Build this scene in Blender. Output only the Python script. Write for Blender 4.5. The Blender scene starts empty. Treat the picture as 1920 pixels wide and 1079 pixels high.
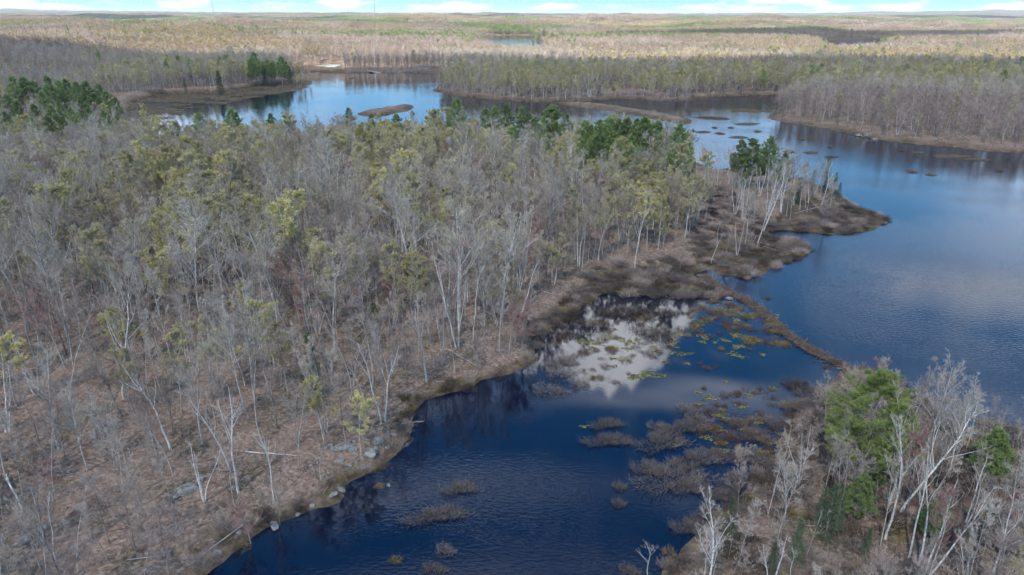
import bpy, math, random
import numpy as np
from mathutils import Matrix, Vector

# ------------------------------------------------------------------ camera, sky, sun, exposure
SC = bpy.context.scene
COL = SC.collection
CAMH = 50.0
FPX = 1332.0                                   # focal length in photograph pixels (1920 wide)
PITCH = math.atan(514.0 / FPX)
ROLL = math.radians(0.2)
fw = np.array([0, math.cos(PITCH), -math.sin(PITCH)])
rt0 = np.array([1.0, 0, 0]); up0 = np.cross(rt0, fw)
rt = rt0 * math.cos(ROLL) + up0 * math.sin(ROLL)
up = np.cross(rt, fw)
cam = bpy.data.cameras.new('camera')
cam.sensor_width = 36.0
cam.lens = 36.0 * FPX / 1920.0
cam.clip_start = 1.0
cam.clip_end = 90000.0
camo = bpy.data.objects.new('camera', cam)
M = Matrix.Identity(4)
for i in range(3):
    M[i][0], M[i][1], M[i][2] = rt[i], up[i], -fw[i]
M[2][3] = CAMH
camo.matrix_world = M
COL.objects.link(camo)
SC.camera = camo

SUN_EL, SUN_AZ = math.radians(46), math.radians(205)       # azimuth clockwise from +Y: behind the camera, a little left
SUN_DIR = np.array([math.sin(SUN_AZ) * math.cos(SUN_EL), math.cos(SUN_AZ) * math.cos(SUN_EL), math.sin(SUN_EL)])
world = bpy.data.worlds.new('World')
SC.world = world
world.use_nodes = True
wt = world.node_tree
for n in list(wt.nodes):
    wt.nodes.remove(n)
def WN(t, **kw):
    n = wt.nodes.new(t)
    for k, v in kw.items():
        setattr(n, k, v)
    return n
sky = WN('ShaderNodeTexSky', sky_type='NISHITA', sun_disc=False, sun_elevation=SUN_EL, sun_rotation=SUN_AZ,
         altitude=100, air_density=0.8, dust_density=0.0, ozone_density=3.0)
hsv = WN('ShaderNodeHueSaturation'); hsv.inputs['Saturation'].default_value = 1.33; hsv.inputs['Value'].default_value = 1.0
wt.links.new(sky.outputs[0], hsv.inputs['Color'])
# thick air near the horizon is bright: a soft shoulder keeps it from burning out
sh1 = WN('ShaderNodeVectorMath', operation='MULTIPLY_ADD'); wt.links.new(hsv.outputs[0], sh1.inputs[0]); sh1.inputs[1].default_value = (0.92, 0.34, 0.20); sh1.inputs[2].default_value = (1, 1, 1)
sh2 = WN('ShaderNodeVectorMath', operation='DIVIDE'); wt.links.new(hsv.outputs[0], sh2.inputs[0]); wt.links.new(sh1.outputs[0], sh2.inputs[1])
tc = WN('ShaderNodeTexCoord')
sep = WN('ShaderNodeSeparateXYZ'); wt.links.new(tc.outputs['Generated'], sep.inputs[0])
zc = WN('ShaderNodeMath', operation='MAXIMUM'); wt.links.new(sep.outputs[2], zc.inputs[0]); zc.inputs[1].default_value = 0.0
za = WN('ShaderNodeMath', operation='ADD'); wt.links.new(zc.outputs[0], za.inputs[0]); za.inputs[1].default_value = 0.05
dx = WN('ShaderNodeMath', operation='DIVIDE'); wt.links.new(sep.outputs[0], dx.inputs[0]); wt.links.new(za.outputs[0], dx.inputs[1])
dy = WN('ShaderNodeMath', operation='DIVIDE'); wt.links.new(sep.outputs[1], dy.inputs[0]); wt.links.new(za.outputs[0], dy.inputs[1])
cb = WN('ShaderNodeCombineXYZ'); wt.links.new(dx.outputs[0], cb.inputs[0]); wt.links.new(dy.outputs[0], cb.inputs[1])
zs = WN('ShaderNodeMath', operation='MULTIPLY'); wt.links.new(sep.outputs[2], zs.inputs[0]); zs.inputs[1].default_value = 22.0
wt.links.new(zs.outputs[0], cb.inputs[2])
mp = WN('ShaderNodeMapping'); wt.links.new(cb.outputs[0], mp.inputs[0]); mp.inputs['Location'].default_value = (3.3, 1.85, 0)
nz = WN('ShaderNodeTexNoise'); nz.inputs['Scale'].default_value = 0.62; nz.inputs['Detail'].default_value = 7; nz.inputs['Roughness'].default_value = 0.55
wt.links.new(mp.outputs[0], nz.inputs['Vector'])
cr = WN('ShaderNodeValToRGB'); cr.color_ramp.elements[0].position = 0.51; cr.color_ramp.elements[1].position = 0.82
wt.links.new(nz.outputs[0], cr.inputs[0])
mx = WN('ShaderNodeMix', data_type='RGBA'); el = WN('ShaderNodeMapRange', interpolation_type='SMOOTHSTEP'); wt.links.new(sep.outputs[2], el.inputs[0]); el.inputs[1].default_value = 0.02; el.inputs[2].default_value = 0.12
cm = WN('ShaderNodeMath', operation='MULTIPLY'); wt.links.new(cr.outputs[0], cm.inputs[0]); wt.links.new(el.outputs[0], cm.inputs[1]); wt.links.new(cm.outputs[0], mx.inputs[0]); wt.links.new(sh2.outputs[0], mx.inputs[6])
mx.inputs[7].default_value = (9.6, 9.8, 10.6, 1)
# a low row of far cumulus just above the horizon all round
mp2 = WN('ShaderNodeMapping'); wt.links.new(tc.outputs['Generated'], mp2.inputs[0]); mp2.inputs['Scale'].default_value = (16, 16, 95); mp2.inputs['Location'].default_value = (2.0, 0.4, 0.3)
nz2 = WN('ShaderNodeTexNoise'); nz2.inputs['Scale'].default_value = 1.0; nz2.inputs['Detail'].default_value = 6; wt.links.new(mp2.outputs[0], nz2.inputs['Vector'])
bd = WN('ShaderNodeMapRange', interpolation_type='SMOOTHSTEP'); wt.links.new(sep.outputs[2], bd.inputs[0]); bd.inputs[1].default_value = 0.024; bd.inputs[2].default_value = 0.006; bd.inputs[3].default_value = 0.0; bd.inputs[4].default_value = 0.16
bs = WN('ShaderNodeMath', operation='ADD'); wt.links.new(nz2.outputs[0], bs.inputs[0]); wt.links.new(bd.outputs[0], bs.inputs[1])
cr2 = WN('ShaderNodeValToRGB'); cr2.color_ramp.elements[0].position = 0.63; cr2.color_ramp.elements[1].position = 0.74; wt.links.new(bs.outputs[0], cr2.inputs[0])
mx2 = WN('ShaderNodeMix', data_type='RGBA'); wt.links.new(cr2.outputs[0], mx2.inputs[0]); wt.links.new(mx.outputs[2], mx2.inputs[6]); mx2.inputs[7].default_value = (3.6, 3.75, 3.9, 1)
bg = WN('ShaderNodeBackground'); wt.links.new(mx2.outputs[2], bg.inputs[0]); bg.inputs[1].default_value = 0.15
wo = WN('ShaderNodeOutputWorld'); wt.links.new(bg.outputs[0], wo.inputs[0])

sun = bpy.data.lights.new('sun', 'SUN')
sun.energy = 3.7; sun.angle = math.radians(0.6); sun.color = (1.0, 0.95, 0.88)
suno = bpy.data.objects.new('sun', sun)
suno.rotation_euler = Vector(tuple(SUN_DIR)).to_track_quat('Z', 'Y').to_euler()
suno.location = (0, 0, 3000)
COL.objects.link(suno)
SC.view_settings.view_transform = 'Standard'
SC.view_settings.look = 'None'
SC.view_settings.gamma = 1.0
SC.view_settings.exposure = 1.6
SC.view_settings.use_curve_mapping = False
SC.render.engine = 'CYCLES'
SC.cycles.max_bounces = 5; SC.cycles.diffuse_bounces = 2; SC.cycles.glossy_bounces = 2
SC.cycles.transmission_bounces = 2; SC.cycles.transparent_max_bounces = 6; SC.cycles.volume_bounces = 0
SC.cycles.use_denoising = True
SC.cycles.use_adaptive_sampling = True
SC.cycles.adaptive_threshold = 0.02
SC.cycles.denoising_prefilter = 'ACCURATE'
SC.cycles.caustics_reflective = False; SC.cycles.caustics_refractive = False

rng = np.random.default_rng(7)
random.seed(7)

# ------------------------------------------------------------------ pixel <-> place helpers
def ground(px, py, z=0.0):
    """where the sight line through a photograph pixel meets the level z"""
    d = fw + rt * ((px - 960) / FPX) - up * ((py - 539.5) / FPX)
    t = (z - CAMH) / d[2]
    return np.array([d[0] * t, d[1] * t])
def poly(pts, z=0.0):
    return np.array([ground(x, y, z) for x, y in pts])
def project(x, y, z):
    v = np.stack([x, y, z - CAMH], -1)
    dpt = v @ fw
    return 960 + FPX * (v @ rt) / dpt, 539.5 - FPX * (v @ up) / dpt, dpt

def _hash(ix, iy, s):
    n = (ix.astype(np.int64) * 374761393 + iy.astype(np.int64) * 668265263 + s * 1442695041) & 0x7fffffff
    n = ((n ^ (n >> 13)) * 1274126177) & 0x7fffffff
    return ((n ^ (n >> 16)) & 0xffff) / 65535.0
def vnoise(x, y, s=0):
    ix = np.floor(x); iy = np.floor(y); fx = x - ix; fy = y - iy
    fx = fx * fx * (3 - 2 * fx); fy = fy * fy * (3 - 2 * fy)
    a = _hash(ix, iy, s); b = _hash(ix + 1, iy, s); c = _hash(ix, iy + 1, s); d = _hash(ix + 1, iy + 1, s)
    return (a * (1 - fx) + b * fx) * (1 - fy) + (c * (1 - fx) + d * fx) * fy
def fbm(x, y, s=0, o=4):
    v = 0; a = 0.5
    for i in range(o):
        v = v + a * vnoise(x * 2 ** i, y * 2 ** i, s + i); a *= 0.5
    return v / (1 - 0.5 ** o)

def inside(P, x, y):
    r = np.zeros(x.shape, bool)
    n = len(P)
    for i in range(n):
        x0, y0 = P[i]; x1, y1 = P[(i + 1) % n]
        if y0 == y1: continue
        c = ((y0 > y) != (y1 > y)) & (x < (x1 - x0) * (y - y0) / (y1 - y0) + x0)
        r ^= c
    return r
def edist(P, x, y, closed=True):
    d = np.full(x.shape, 1e18)
    n = len(P)
    for i in range(n if closed else n - 1):
        ax, ay = P[i]; bx, by = P[(i + 1) % n]
        ex, ey = bx - ax, by - ay
        t = np.clip(((x - ax) * ex + (y - ay) * ey) / (ex * ex + ey * ey + 1e-9), 0, 1)
        d = np.minimum(d, (x - ax - t * ex) ** 2 + (y - ay - t * ey) ** 2)
    return np.sqrt(d)

# ------------------------------------------------------------------ the lie of the land (shorelines read off the photograph)
ISLAND = poly([(300, 1230), (380, 1079), (430, 1035), (480, 1005), (530, 985), (580, 955), (630, 935), (665, 905), (700, 885), (740, 855),
               (765, 825), (760, 800), (768, 775), (790, 755), (830, 735), (880, 722), (920, 708), (965, 695), (1000, 680), (1003, 655), (995, 630),
               (1025, 612), (1070, 596), (1085, 572), (1120, 556), (1150, 548), (1200, 552), (1250, 550), (1300, 560), (1335, 560), (1362, 560), (1345, 545),
               (1318, 533), (1300, 515), (1330, 508), (1350, 516), (1400, 527), (1430, 520), (1460, 500), (1510, 478), (1522, 465), (1500, 452), (1450, 446),
               (1447, 434), (1500, 434), (1560, 440), (1620, 432), (1660, 420), (1655, 408), (1620, 395), (1590, 385), (1575, 370), (1545, 352), (1500, 338),
               (1440, 325), (1380, 320), (1330, 318), (1300, 305), (1250, 288), (1150, 277), (1000, 274), (850, 273), (700, 271), (550, 269), (400, 266),
               (300, 262), (238, 248), (226, 226), (200, 214), (100, 207), (-100, 204), (-900, 208), (-2600, 330), (-2600, 1500), (100, 1500)])
POINT = poly([(1180, 1400), (1205, 1120), (1235, 1070), (1300, 1000), (1380, 930), (1430, 870), (1480, 805), (1530, 745), (1568, 708), (1590, 690),
              (1640, 698), (1700, 728), (1740, 765), (1770, 793), (1810, 800), (1830, 788), (1870, 793), (1900, 803), (1940, 830), (2050, 900), (2600, 1100), (2600, 1500)])
MAIN = np.concatenate([poly([(-1600, 172), (-400, 190), (60, 196), (190, 202), (228, 214), (236, 222), (290, 217), (330, 208), (380, 200), (430, 192), (500, 180), (560, 166), (584, 158),
             (575, 152), (548, 149), (545, 143), (560, 139), (640, 138), (720, 136), (800, 137), (832, 140), (822, 158), (808, 171), (850, 181), (930, 187),
             (1000, 191), (1050, 190), (1100, 188), (1170, 186), (1250, 189), (1290, 188), (1350, 183), (1420, 180), (1482, 182), (1462, 197), (1440, 212),
             (1430, 221), (1480, 232), (1550, 242), (1620, 257), (1680, 266), (1750, 274), (1830, 281), (1920, 288), (2100, 300), (2700, 340)]),
             np.array([[3000.0, 300.0], [60000, 2000], [60000, 80000], [-60000, 80000], [-60000, 2000]])])
SPIT = poly([(1040, 194), (1100, 201), (1160, 209), (1230, 223), (1285, 232), (1292, 226), (1240, 214), (1160, 200), (1090, 194)])
ISLET = poly([(660, 214), (690, 207), (715, 203), (740, 200), (762, 197), (774, 199), (770, 206), (745, 211), (722, 219), (690, 222)])
LAKES = [np.concatenate([poly([(895, 69), (930, 66.5), (1000, 66), (1000, 70.5), (1022, 76)]), poly([(1016, 87), (960, 85), (925, 77)], 15.0)]),
         np.concatenate([poly([(1540, 79), (1590, 76), (1655, 75)]), poly([(1655, 81), (1600, 83), (1555, 84)], 15.0)])]
MARSH = [poly([(228, 214), (240, 190), (300, 178), (420, 172), (560, 150), (590, 158), (500, 182), (430, 194), (330, 210), (290, 219), (236, 224)]),
         poly([(545, 150), (555, 128), (640, 122), (650, 140), (560, 143)]),
         poly([(1285, 192), (1300, 183), (1480, 178), (1470, 200), (1400, 205), (1300, 200)])]
LAND = [ISLAND, POINT, SPIT, ISLET, MAIN]

def shore_sd(x, y):
    """signed distance to the nearest shore, positive on land"""
    x = np.asarray(x, float); y = np.asarray(y, float)
    sd = np.full(x.shape, -1e9)
    for P in LAND:
        ins = inside(P, x, y); d = edist(P, x, y)
        sd = np.maximum(sd, np.where(ins, d, -d))
    for P in LAKES:
        ins = inside(P, x, y); d = edist(P, x, y)
        sd = np.minimum(sd, np.where(ins, -d, d))
    r = np.hypot(x, y)
    k = np.clip(r / 150.0, 0.7, 4.0)
    sd = sd + ((vnoise(x / 7 / k, y / 7 / k, 3) - 0.5) * 2.6 + (vnoise(x / 2.3, y / 2.3, 5) - 0.5) * 1.1) * k
    return sd
def marsh_mask(x, y):
    m = np.zeros(np.shape(x))
    for P in MARSH:
        m = np.maximum(m, np.where(inside(P, x, y), 1.0, 0.0))
    return m
WETLAND = poly([(990, 690), (985, 620), (1060, 560), (1120, 520), (1200, 505), (1300, 500), (1330, 465), (1440, 440), (1480, 380), (1590, 370), (1680, 420), (1540, 470), (1440, 530), (1300, 590), (1100, 610)])
def height(x, y, sd=None):
    x = np.asarray(x, float); y = np.asarray(y, float)
    if sd is None: sd = shore_sd(x, y)
    r = np.hypot(x, y)
    s = np.maximum(sd, 0)
    mm = marsh_mask(x, y); wet = inside(WETLAND, x, y).astype(float)
    flat = np.clip(mm + wet, 0, 1)
    bank = 0.75 * (1 - np.exp(-s / 1.6)) + (1 - flat) * 2.6 * (1 - np.exp(-s / 28))
    hills = (fbm(x / 330, y / 330, 11, 3) - 0.42) * 58 * np.clip((s - 15) / 130, 0, 1) * np.clip((r - 250) / 500, 0, 1)
    hills = np.maximum(hills, -1.0)
    for L_ in LAKES:
        c_ = L_.mean(0); hills = hills * (1 - np.exp(-((x - c_[0] * 0.85) / 420) ** 4 - ((y - c_[1] + 300) / 900) ** 4))
    far = 70 * np.maximum(fbm(x / 1500, y / 1500, 21, 3) - 0.45, 0) * np.clip((r - 2200) / 4000, 0, 1)
    ridge = 115 * np.exp(-((x - 10500) / 4200) ** 2 - ((y - 13000) / 3500) ** 2) + 42 * np.exp(-((x + 9500) / 3000) ** 2 - ((y - 13500) / 4000) ** 2)
    h = bank * np.where(flat > 0, 0.45, 1) + hills + far + ridge * np.clip(s / 300, 0, 1)
    h = h + (vnoise(x / 1.7, y / 1.7, 31) - 0.5) * 0.28 * np.clip(s, 0, 1) + (vnoise(x / 6, y / 6, 33) - 0.5) * 0.7 * np.clip(s / 6, 0, 1) * (1 - 0.7 * flat)
    h = np.where((mm > 0) & (fbm(x / 16, y / 7, 61, 3) < 0.44), -0.06, h); mp_ = (mm > 0) & (h < 0)
    under = -np.minimum(0.22 * (-sd), 2.0)
    return np.where(sd > 0, np.where(mp_, h, np.maximum(h, 0.03 + 0.02 * s * (s < 3))), under)

# ------------------------------------------------------------------ mesh + material helpers
def mesh_from(name, V, F_list, mats, midx=None, smooth=False):
    """V (n,3); F_list: list of int arrays (m,k); midx: material slot for each face array"""
    me = bpy.data.meshes.new(name)
    V = np.ascontiguousarray(V, np.float32)
    me.vertices.add(len(V)); me.vertices.foreach_set('co', V.ravel())
    loops = np.concatenate([f.ravel() for f in F_list]).astype(np.int32)
    sizes = np.concatenate([np.full(len(f), f.shape[1]) for f in F_list]).astype(np.int32)
    me.loops.add(len(loops)); me.loops.foreach_set('vertex_index', loops)
    me.polygons.add(len(sizes))
    st = np.concatenate([[0], np.cumsum(sizes)[:-1]]).astype(np.int32)
    me.polygons.foreach_set('loop_start', st)
    for m in mats: me.materials.append(m)
    if midx is not None:
        mi = np.concatenate([np.full(len(f), i) for f, i in zip(F_list, midx)]).astype(np.int32)
        me.polygons.foreach_set('material_index', mi)
    if smooth:
        me.polygons.foreach_set('use_smooth', np.ones(len(sizes), bool))
    me.update(calc_edges=True)
    return me

class Geo:
    def __init__(self): self.V = []; self.F = []; self.I = []; self.n = 0
    def add(self, V, F, mi=0):
        if len(V) == 0: return
        self.V.append(V.reshape(-1, 3)); self.F.append(F + self.n); self.I.append(mi); self.n += len(self.V[-1])
    def mesh(self, name, mats, smooth=False):
        return mesh_from(name, np.concatenate(self.V), self.F, mats, self.I, smooth)
    def merge(self, o, off=0):
        if o.n:
            for f, i in zip(o.F, o.I):
                self.F.append(f + self.n); self.I.append(i + off)
            self.V.append(np.concatenate(o.V)); self.n += o.n

def unit(v): return v / (np.linalg.norm(v, axis=-1, keepdims=True) + 1e-9)
def tubes(P, R, s):
    """P (N,K,3) centre lines, R (N,K) radii -> verts, quads"""
    N, K, _ = P.shape
    T = np.empty_like(P); T[:, 1:-1] = P[:, 2:] - P[:, :-2]; T[:, 0] = P[:, 1] - P[:, 0]; T[:, -1] = P[:, -1] - P[:, -2]
    T = unit(T)
    ref = rng.normal(size=(N, 1, 3))
    A = unit(np.cross(T, np.broadcast_to(ref, T.shape))); B = np.cross(T, A)
    if s == 2: ang = np.array([0, math.pi])
    else: ang = np.arange(s) * 2 * math.pi / s
    V = P[:, :, None] + R[:, :, None, None] * (np.cos(ang)[:, None] * A[:, :, None] + np.sin(ang)[:, None] * B[:, :, None])
    base = (np.arange(N)[:, None, None] * K + np.arange(K - 1)[None, :, None]) * s
    j = np.arange(s if s > 2 else 1)[None, None]; j2 = (j + 1) % s
    F = np.stack([base + j, base + j2, base + s + j2, base + s + j], -1).reshape(-1, 4)
    return V.reshape(-1, 3), F

def grow(P, n, trange, ang, lratio, K, rr, upb=0.25, wob=0.08, tpow=1.0, minlen=0.15, L=None, taper=0.35, lshape=0.55, R=None):
    """n children on every parent line"""
    N, KP, _ = P.shape
    t = trange[0] + (trange[1] - trange[0]) * rng.random((N, n)) ** tpow
    t = np.sort(t, 1)
    f = t * (KP - 1); i = np.clip(f.astype(int), 0, KP - 2); w = (f - i)[..., None]
    rows = np.arange(N)[:, None]
    a = P[rows, i]; b = P[rows, i + 1]
    org = a * (1 - w) + b * w
    d = unit(b - a)
    side = unit(np.cross(d, rng.normal(size=d.shape)))
    th = np.radians(rng.normal(ang, 9, size=(N, n)))[..., None]
    dr = d * np.cos(th) + side * np.sin(th)
    dr[..., 2] += upb * 0.5; dr = unit(dr)
    if L is None: L = np.linalg.norm(np.diff(P, axis=1), axis=2).sum(1)
    ln = np.maximum(L[:, None] * lratio * (1 - lshape * (t - trange[0]) / (trange[1] - trange[0] + 1e-6)) * rng.uniform(0.6, 1.25, (N, n)), minlen)
    org = org.reshape(-1, 3); dr = dr.reshape(-1, 3); ln = ln.reshape(-1)
    pts = [org]; cur = dr; step = (ln / (K - 1))[:, None]
    for k in range(1, K):
        pts.append(pts[-1] + cur * step)
        cur = cur + rng.normal(size=cur.shape) * wob; cur[:, 2] += upb * 0.5 / (K - 1) * 2; cur = unit(cur)
    C = np.stack(pts, 1)
    if R is None:
        r0 = np.full(len(ln), rr)
    else:
        r0 = (R[rows, i] * rr).reshape(-1)
    RC = r0[:, None] * np.linspace(1, taper, K)[None]
    return C, RC, ln

def blades(O, D, length, width):
    """thin single triangles from O along D"""
    N = len(O)
    sd = unit(np.cross(D, rng.normal(size=D.shape))) * (width * 0.5 if np.ndim(width) == 0 else width[:, None] * 0.5)
    V = np.stack([O - sd, O + sd, O + D * (length if np.ndim(length) == 0 else length[:, None])], 1).reshape(-1, 3)
    return V, np.arange(N * 3).reshape(-1, 3)
def specks(C, size, flat=0.0):
    """small leaf quads"""
    N = len(C)
    n = rng.normal(size=(N, 3)); n[:, 2] += flat; n = unit(n)
    a = unit(np.cross(n, rng.normal(size=(N, 3)))); b = np.cross(n, a)
    s = (size * rng.uniform(0.6, 1.3, N))[:, None]
    V = np.stack([C - a * s, C - b * s * 0.6, C + a * s, C + b * s * 0.6], 1).reshape(-1, 3)
    return V, np.arange(N * 4).reshape(-1, 4)

def MAT(name):
    m = bpy.data.materials.new(name); m.use_nodes = True
    nt = m.node_tree; b = nt.nodes['Principled BSDF']
    return m, nt, b
def nd(nt, t, **kw):
    n = nt.nodes.new(t)
    for k, v in kw.items(): setattr(n, k, v)
    return n
def simple_mat(name, c1, c2, scale=3.0, rough=0.9, rand=0.25, spec=0.15, transl=0.0, obj=True):
    """two-tone noise colour with a brightness that differs from thing to thing"""
    m, nt, b = MAT(name)
    geo = nd(nt, 'ShaderNodeTexCoord'); nz = nd(nt, 'ShaderNodeTexNoise'); nz.inputs['Scale'].default_value = scale; nz.inputs['Detail'].default_value = 3
    nt.links.new(geo.outputs['Object'], nz.inputs['Vector'])
    rp = nd(nt, 'ShaderNodeValToRGB'); rp.color_ramp.elements[0].position = 0.35; rp.color_ramp.elements[1].position = 0.65
    rp.color_ramp.elements[0].color = (*c1, 1); rp.color_ramp.elements[1].color = (*c2, 1)
    nt.links.new(nz.outputs[0], rp.inputs[0])
    oi = nd(nt, 'ShaderNodeObjectInfo')
    mr = nd(nt, 'ShaderNodeMapRange'); mr.inputs[3].default_value = 1 - rand; mr.inputs[4].default_value = 1 + rand
    nt.links.new(oi.outputs['Random'], mr.inputs[0])
    hs = nd(nt, 'ShaderNodeHueSaturation'); nt.links.new(rp.outputs[0], hs.inputs['Color']); nt.links.new(mr.outputs[0], hs.inputs['Value'])
    nt.links.new(hs.outputs[0], b.inputs['Base Color'])
    b.inputs['Roughness'].default_value = rough
    b.inputs['Specular IOR Level'].default_value = spec
    if transl:
        t = nd(nt, 'ShaderNodeBsdfTranslucent'); nt.links.new(hs.outputs[0], t.inputs[0]); ms = nd(nt, 'ShaderNodeMixShader'); ms.inputs[0].default_value = transl
        nt.links.new(b.outputs[0], ms.inputs[1]); nt.links.new(t.outputs[0], ms.inputs[2]); nt.links.new(ms.outputs[0], nt.nodes['Material Output'].inputs[0])
    return m

M_bark = simple_mat('bark_grey', (0.25, 0.24, 0.225), (0.50, 0.48, 0.45), 2.2)
M_barkd = simple_mat('bark_brown', (0.14, 0.12, 0.105), (0.28, 0.25, 0.225), 2.2)
M_twig = simple_mat('twig_grey', (0.33, 0.285, 0.23), (0.47, 0.41, 0.335), 0.5)
M_twigp = simple_mat('twig_mauve', (0.28, 0.225, 0.19), (0.40, 0.325, 0.28), 0.5)
M_twigb = simple_mat('twig_beige', (0.33, 0.275, 0.205), (0.46, 0.39, 0.30), 0.5)
M_twigw = simple_mat('twig_pale', (0.32, 0.285, 0.245), (0.46, 0.415, 0.36), 0.5)
M_birch = simple_mat('birch_bark', (0.34, 0.325, 0.305), (0.70, 0.68, 0.65), 4.0, rough=0.7, rand=0.12)
M_ftwig = simple_mat('twig_grey_sunlit', (0.19, 0.16, 0.125), (0.29, 0.245, 0.19), 0.08, rand=0.1)  # same grey twigs, colour darkened and warmed for the sunlit far woods
M_ftwigb = simple_mat('twig_beige_sunlit', (0.25, 0.195, 0.135), (0.36, 0.29, 0.205), 0.08, rand=0.1)  # beige twigs again, sunlit tone put into the colour for the distance
M_fbud = simple_mat('stand_yellow', (0.27, 0.22, 0.10), (0.40, 0.33, 0.16), 0.08, rand=0.25)
M_bud = simple_mat('young_leaf_yellow', (0.48, 0.43, 0.18), (0.66, 0.60, 0.28), 0.8, rand=0.2, transl=0.35)
M_budg = simple_mat('young_leaf_dull', (0.42, 0.375, 0.19), (0.57, 0.515, 0.29), 0.8, rand=0.2, transl=0.35)
M_budp = simple_mat('bud_pale', (0.34, 0.30, 0.19), (0.47, 0.42, 0.28), 0.6, rand=0.2)
M_budr = simple_mat('bud_red', (0.24, 0.09, 0.085), (0.36, 0.15, 0.14), 0.8, rand=0.15)
M_budo = simple_mat('bud_orange', (0.30, 0.17, 0.08), (0.40, 0.26, 0.13), 0.8, rand=0.15)
M_needle = simple_mat('pine_needles', (0.20, 0.285, 0.115), (0.38, 0.48, 0.19), 1.1, rand=0.25, rough=0.7, transl=0.5)
M_needley = simple_mat('pine_needles_bright', (0.19, 0.25, 0.08), (0.40, 0.45, 0.15), 0.9, rand=0.1, rough=0.7, transl=0.5)
M_spruce = simple_mat('spruce_needles', (0.08, 0.13, 0.07), (0.16, 0.23, 0.11), 1.5, rand=0.25, rough=0.7, transl=0.5)
M_shrub = simple_mat('shrub_stems', (0.05, 0.04, 0.034), (0.115, 0.092, 0.078), 1.3, rand=0.25)
M_shrubg = simple_mat('shrub_stems_grey', (0.10, 0.085, 0.08), (0.20, 0.17, 0.155), 1.3, rand=0.2)
M_shrubr = simple_mat('shrub_stems_russet', (0.09, 0.055, 0.038), (0.19, 0.115, 0.075), 1.3, rand=0.2)
M_sedge = simple_mat('sedge', (0.17, 0.13, 0.055), (0.30, 0.24, 0.10), 1.0, rand=0.2)
M_lily = simple_mat('lily_pads', (0.12, 0.115, 0.03), (0.25, 0.225, 0.06), 0.7, rand=0.2, rough=0.5)
M_peat = simple_mat('peat', (0.045, 0.034, 0.025), (0.11, 0.08, 0.055), 2.0)
M_stick = simple_mat('dam_sticks', (0.09, 0.07, 0.055), (0.27, 0.225, 0.19), 0.9)
M_dead = simple_mat('dead_wood', (0.27, 0.25, 0.235), (0.50, 0.48, 0.455), 1.0, rand=0.1)

def rock_mat():
    m, nt, b = MAT('granite')
    tc = nd(nt, 'ShaderNodeTexCoord')
    n1 = nd(nt, 'ShaderNodeTexNoise'); n1.inputs['Scale'].default_value = 1.6; n1.inputs['Detail'].default_value = 8; n1.inputs['Roughness'].default_value = 0.7
    nt.links.new(tc.outputs['Object'], n1.inputs['Vector'])
    rp = nd(nt, 'ShaderNodeValToRGB'); e = rp.color_ramp.elements
    e[0].position = 0.35; e[0].color = (0.075, 0.075, 0.06, 1); e[1].position = 0.62; e[1].color = (0.29, 0.285, 0.27, 1)
    nt.links.new(n1.outputs[0], rp.inputs[0]); nt.links.new(rp.outputs[0], b.inputs['Base Color'])
    bp = nd(nt, 'ShaderNodeBump'); bp.inputs['Strength'].default_value = 0.6; bp.inputs['Distance'].default_value = 0.15
    nt.links.new(n1.outputs[0], bp.inputs['Height']); nt.links.new(bp.outputs[0], b.inputs['Normal'])
    b.inputs['Roughness'].default_value = 0.9
    return m
M_rock = rock_mat()

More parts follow.
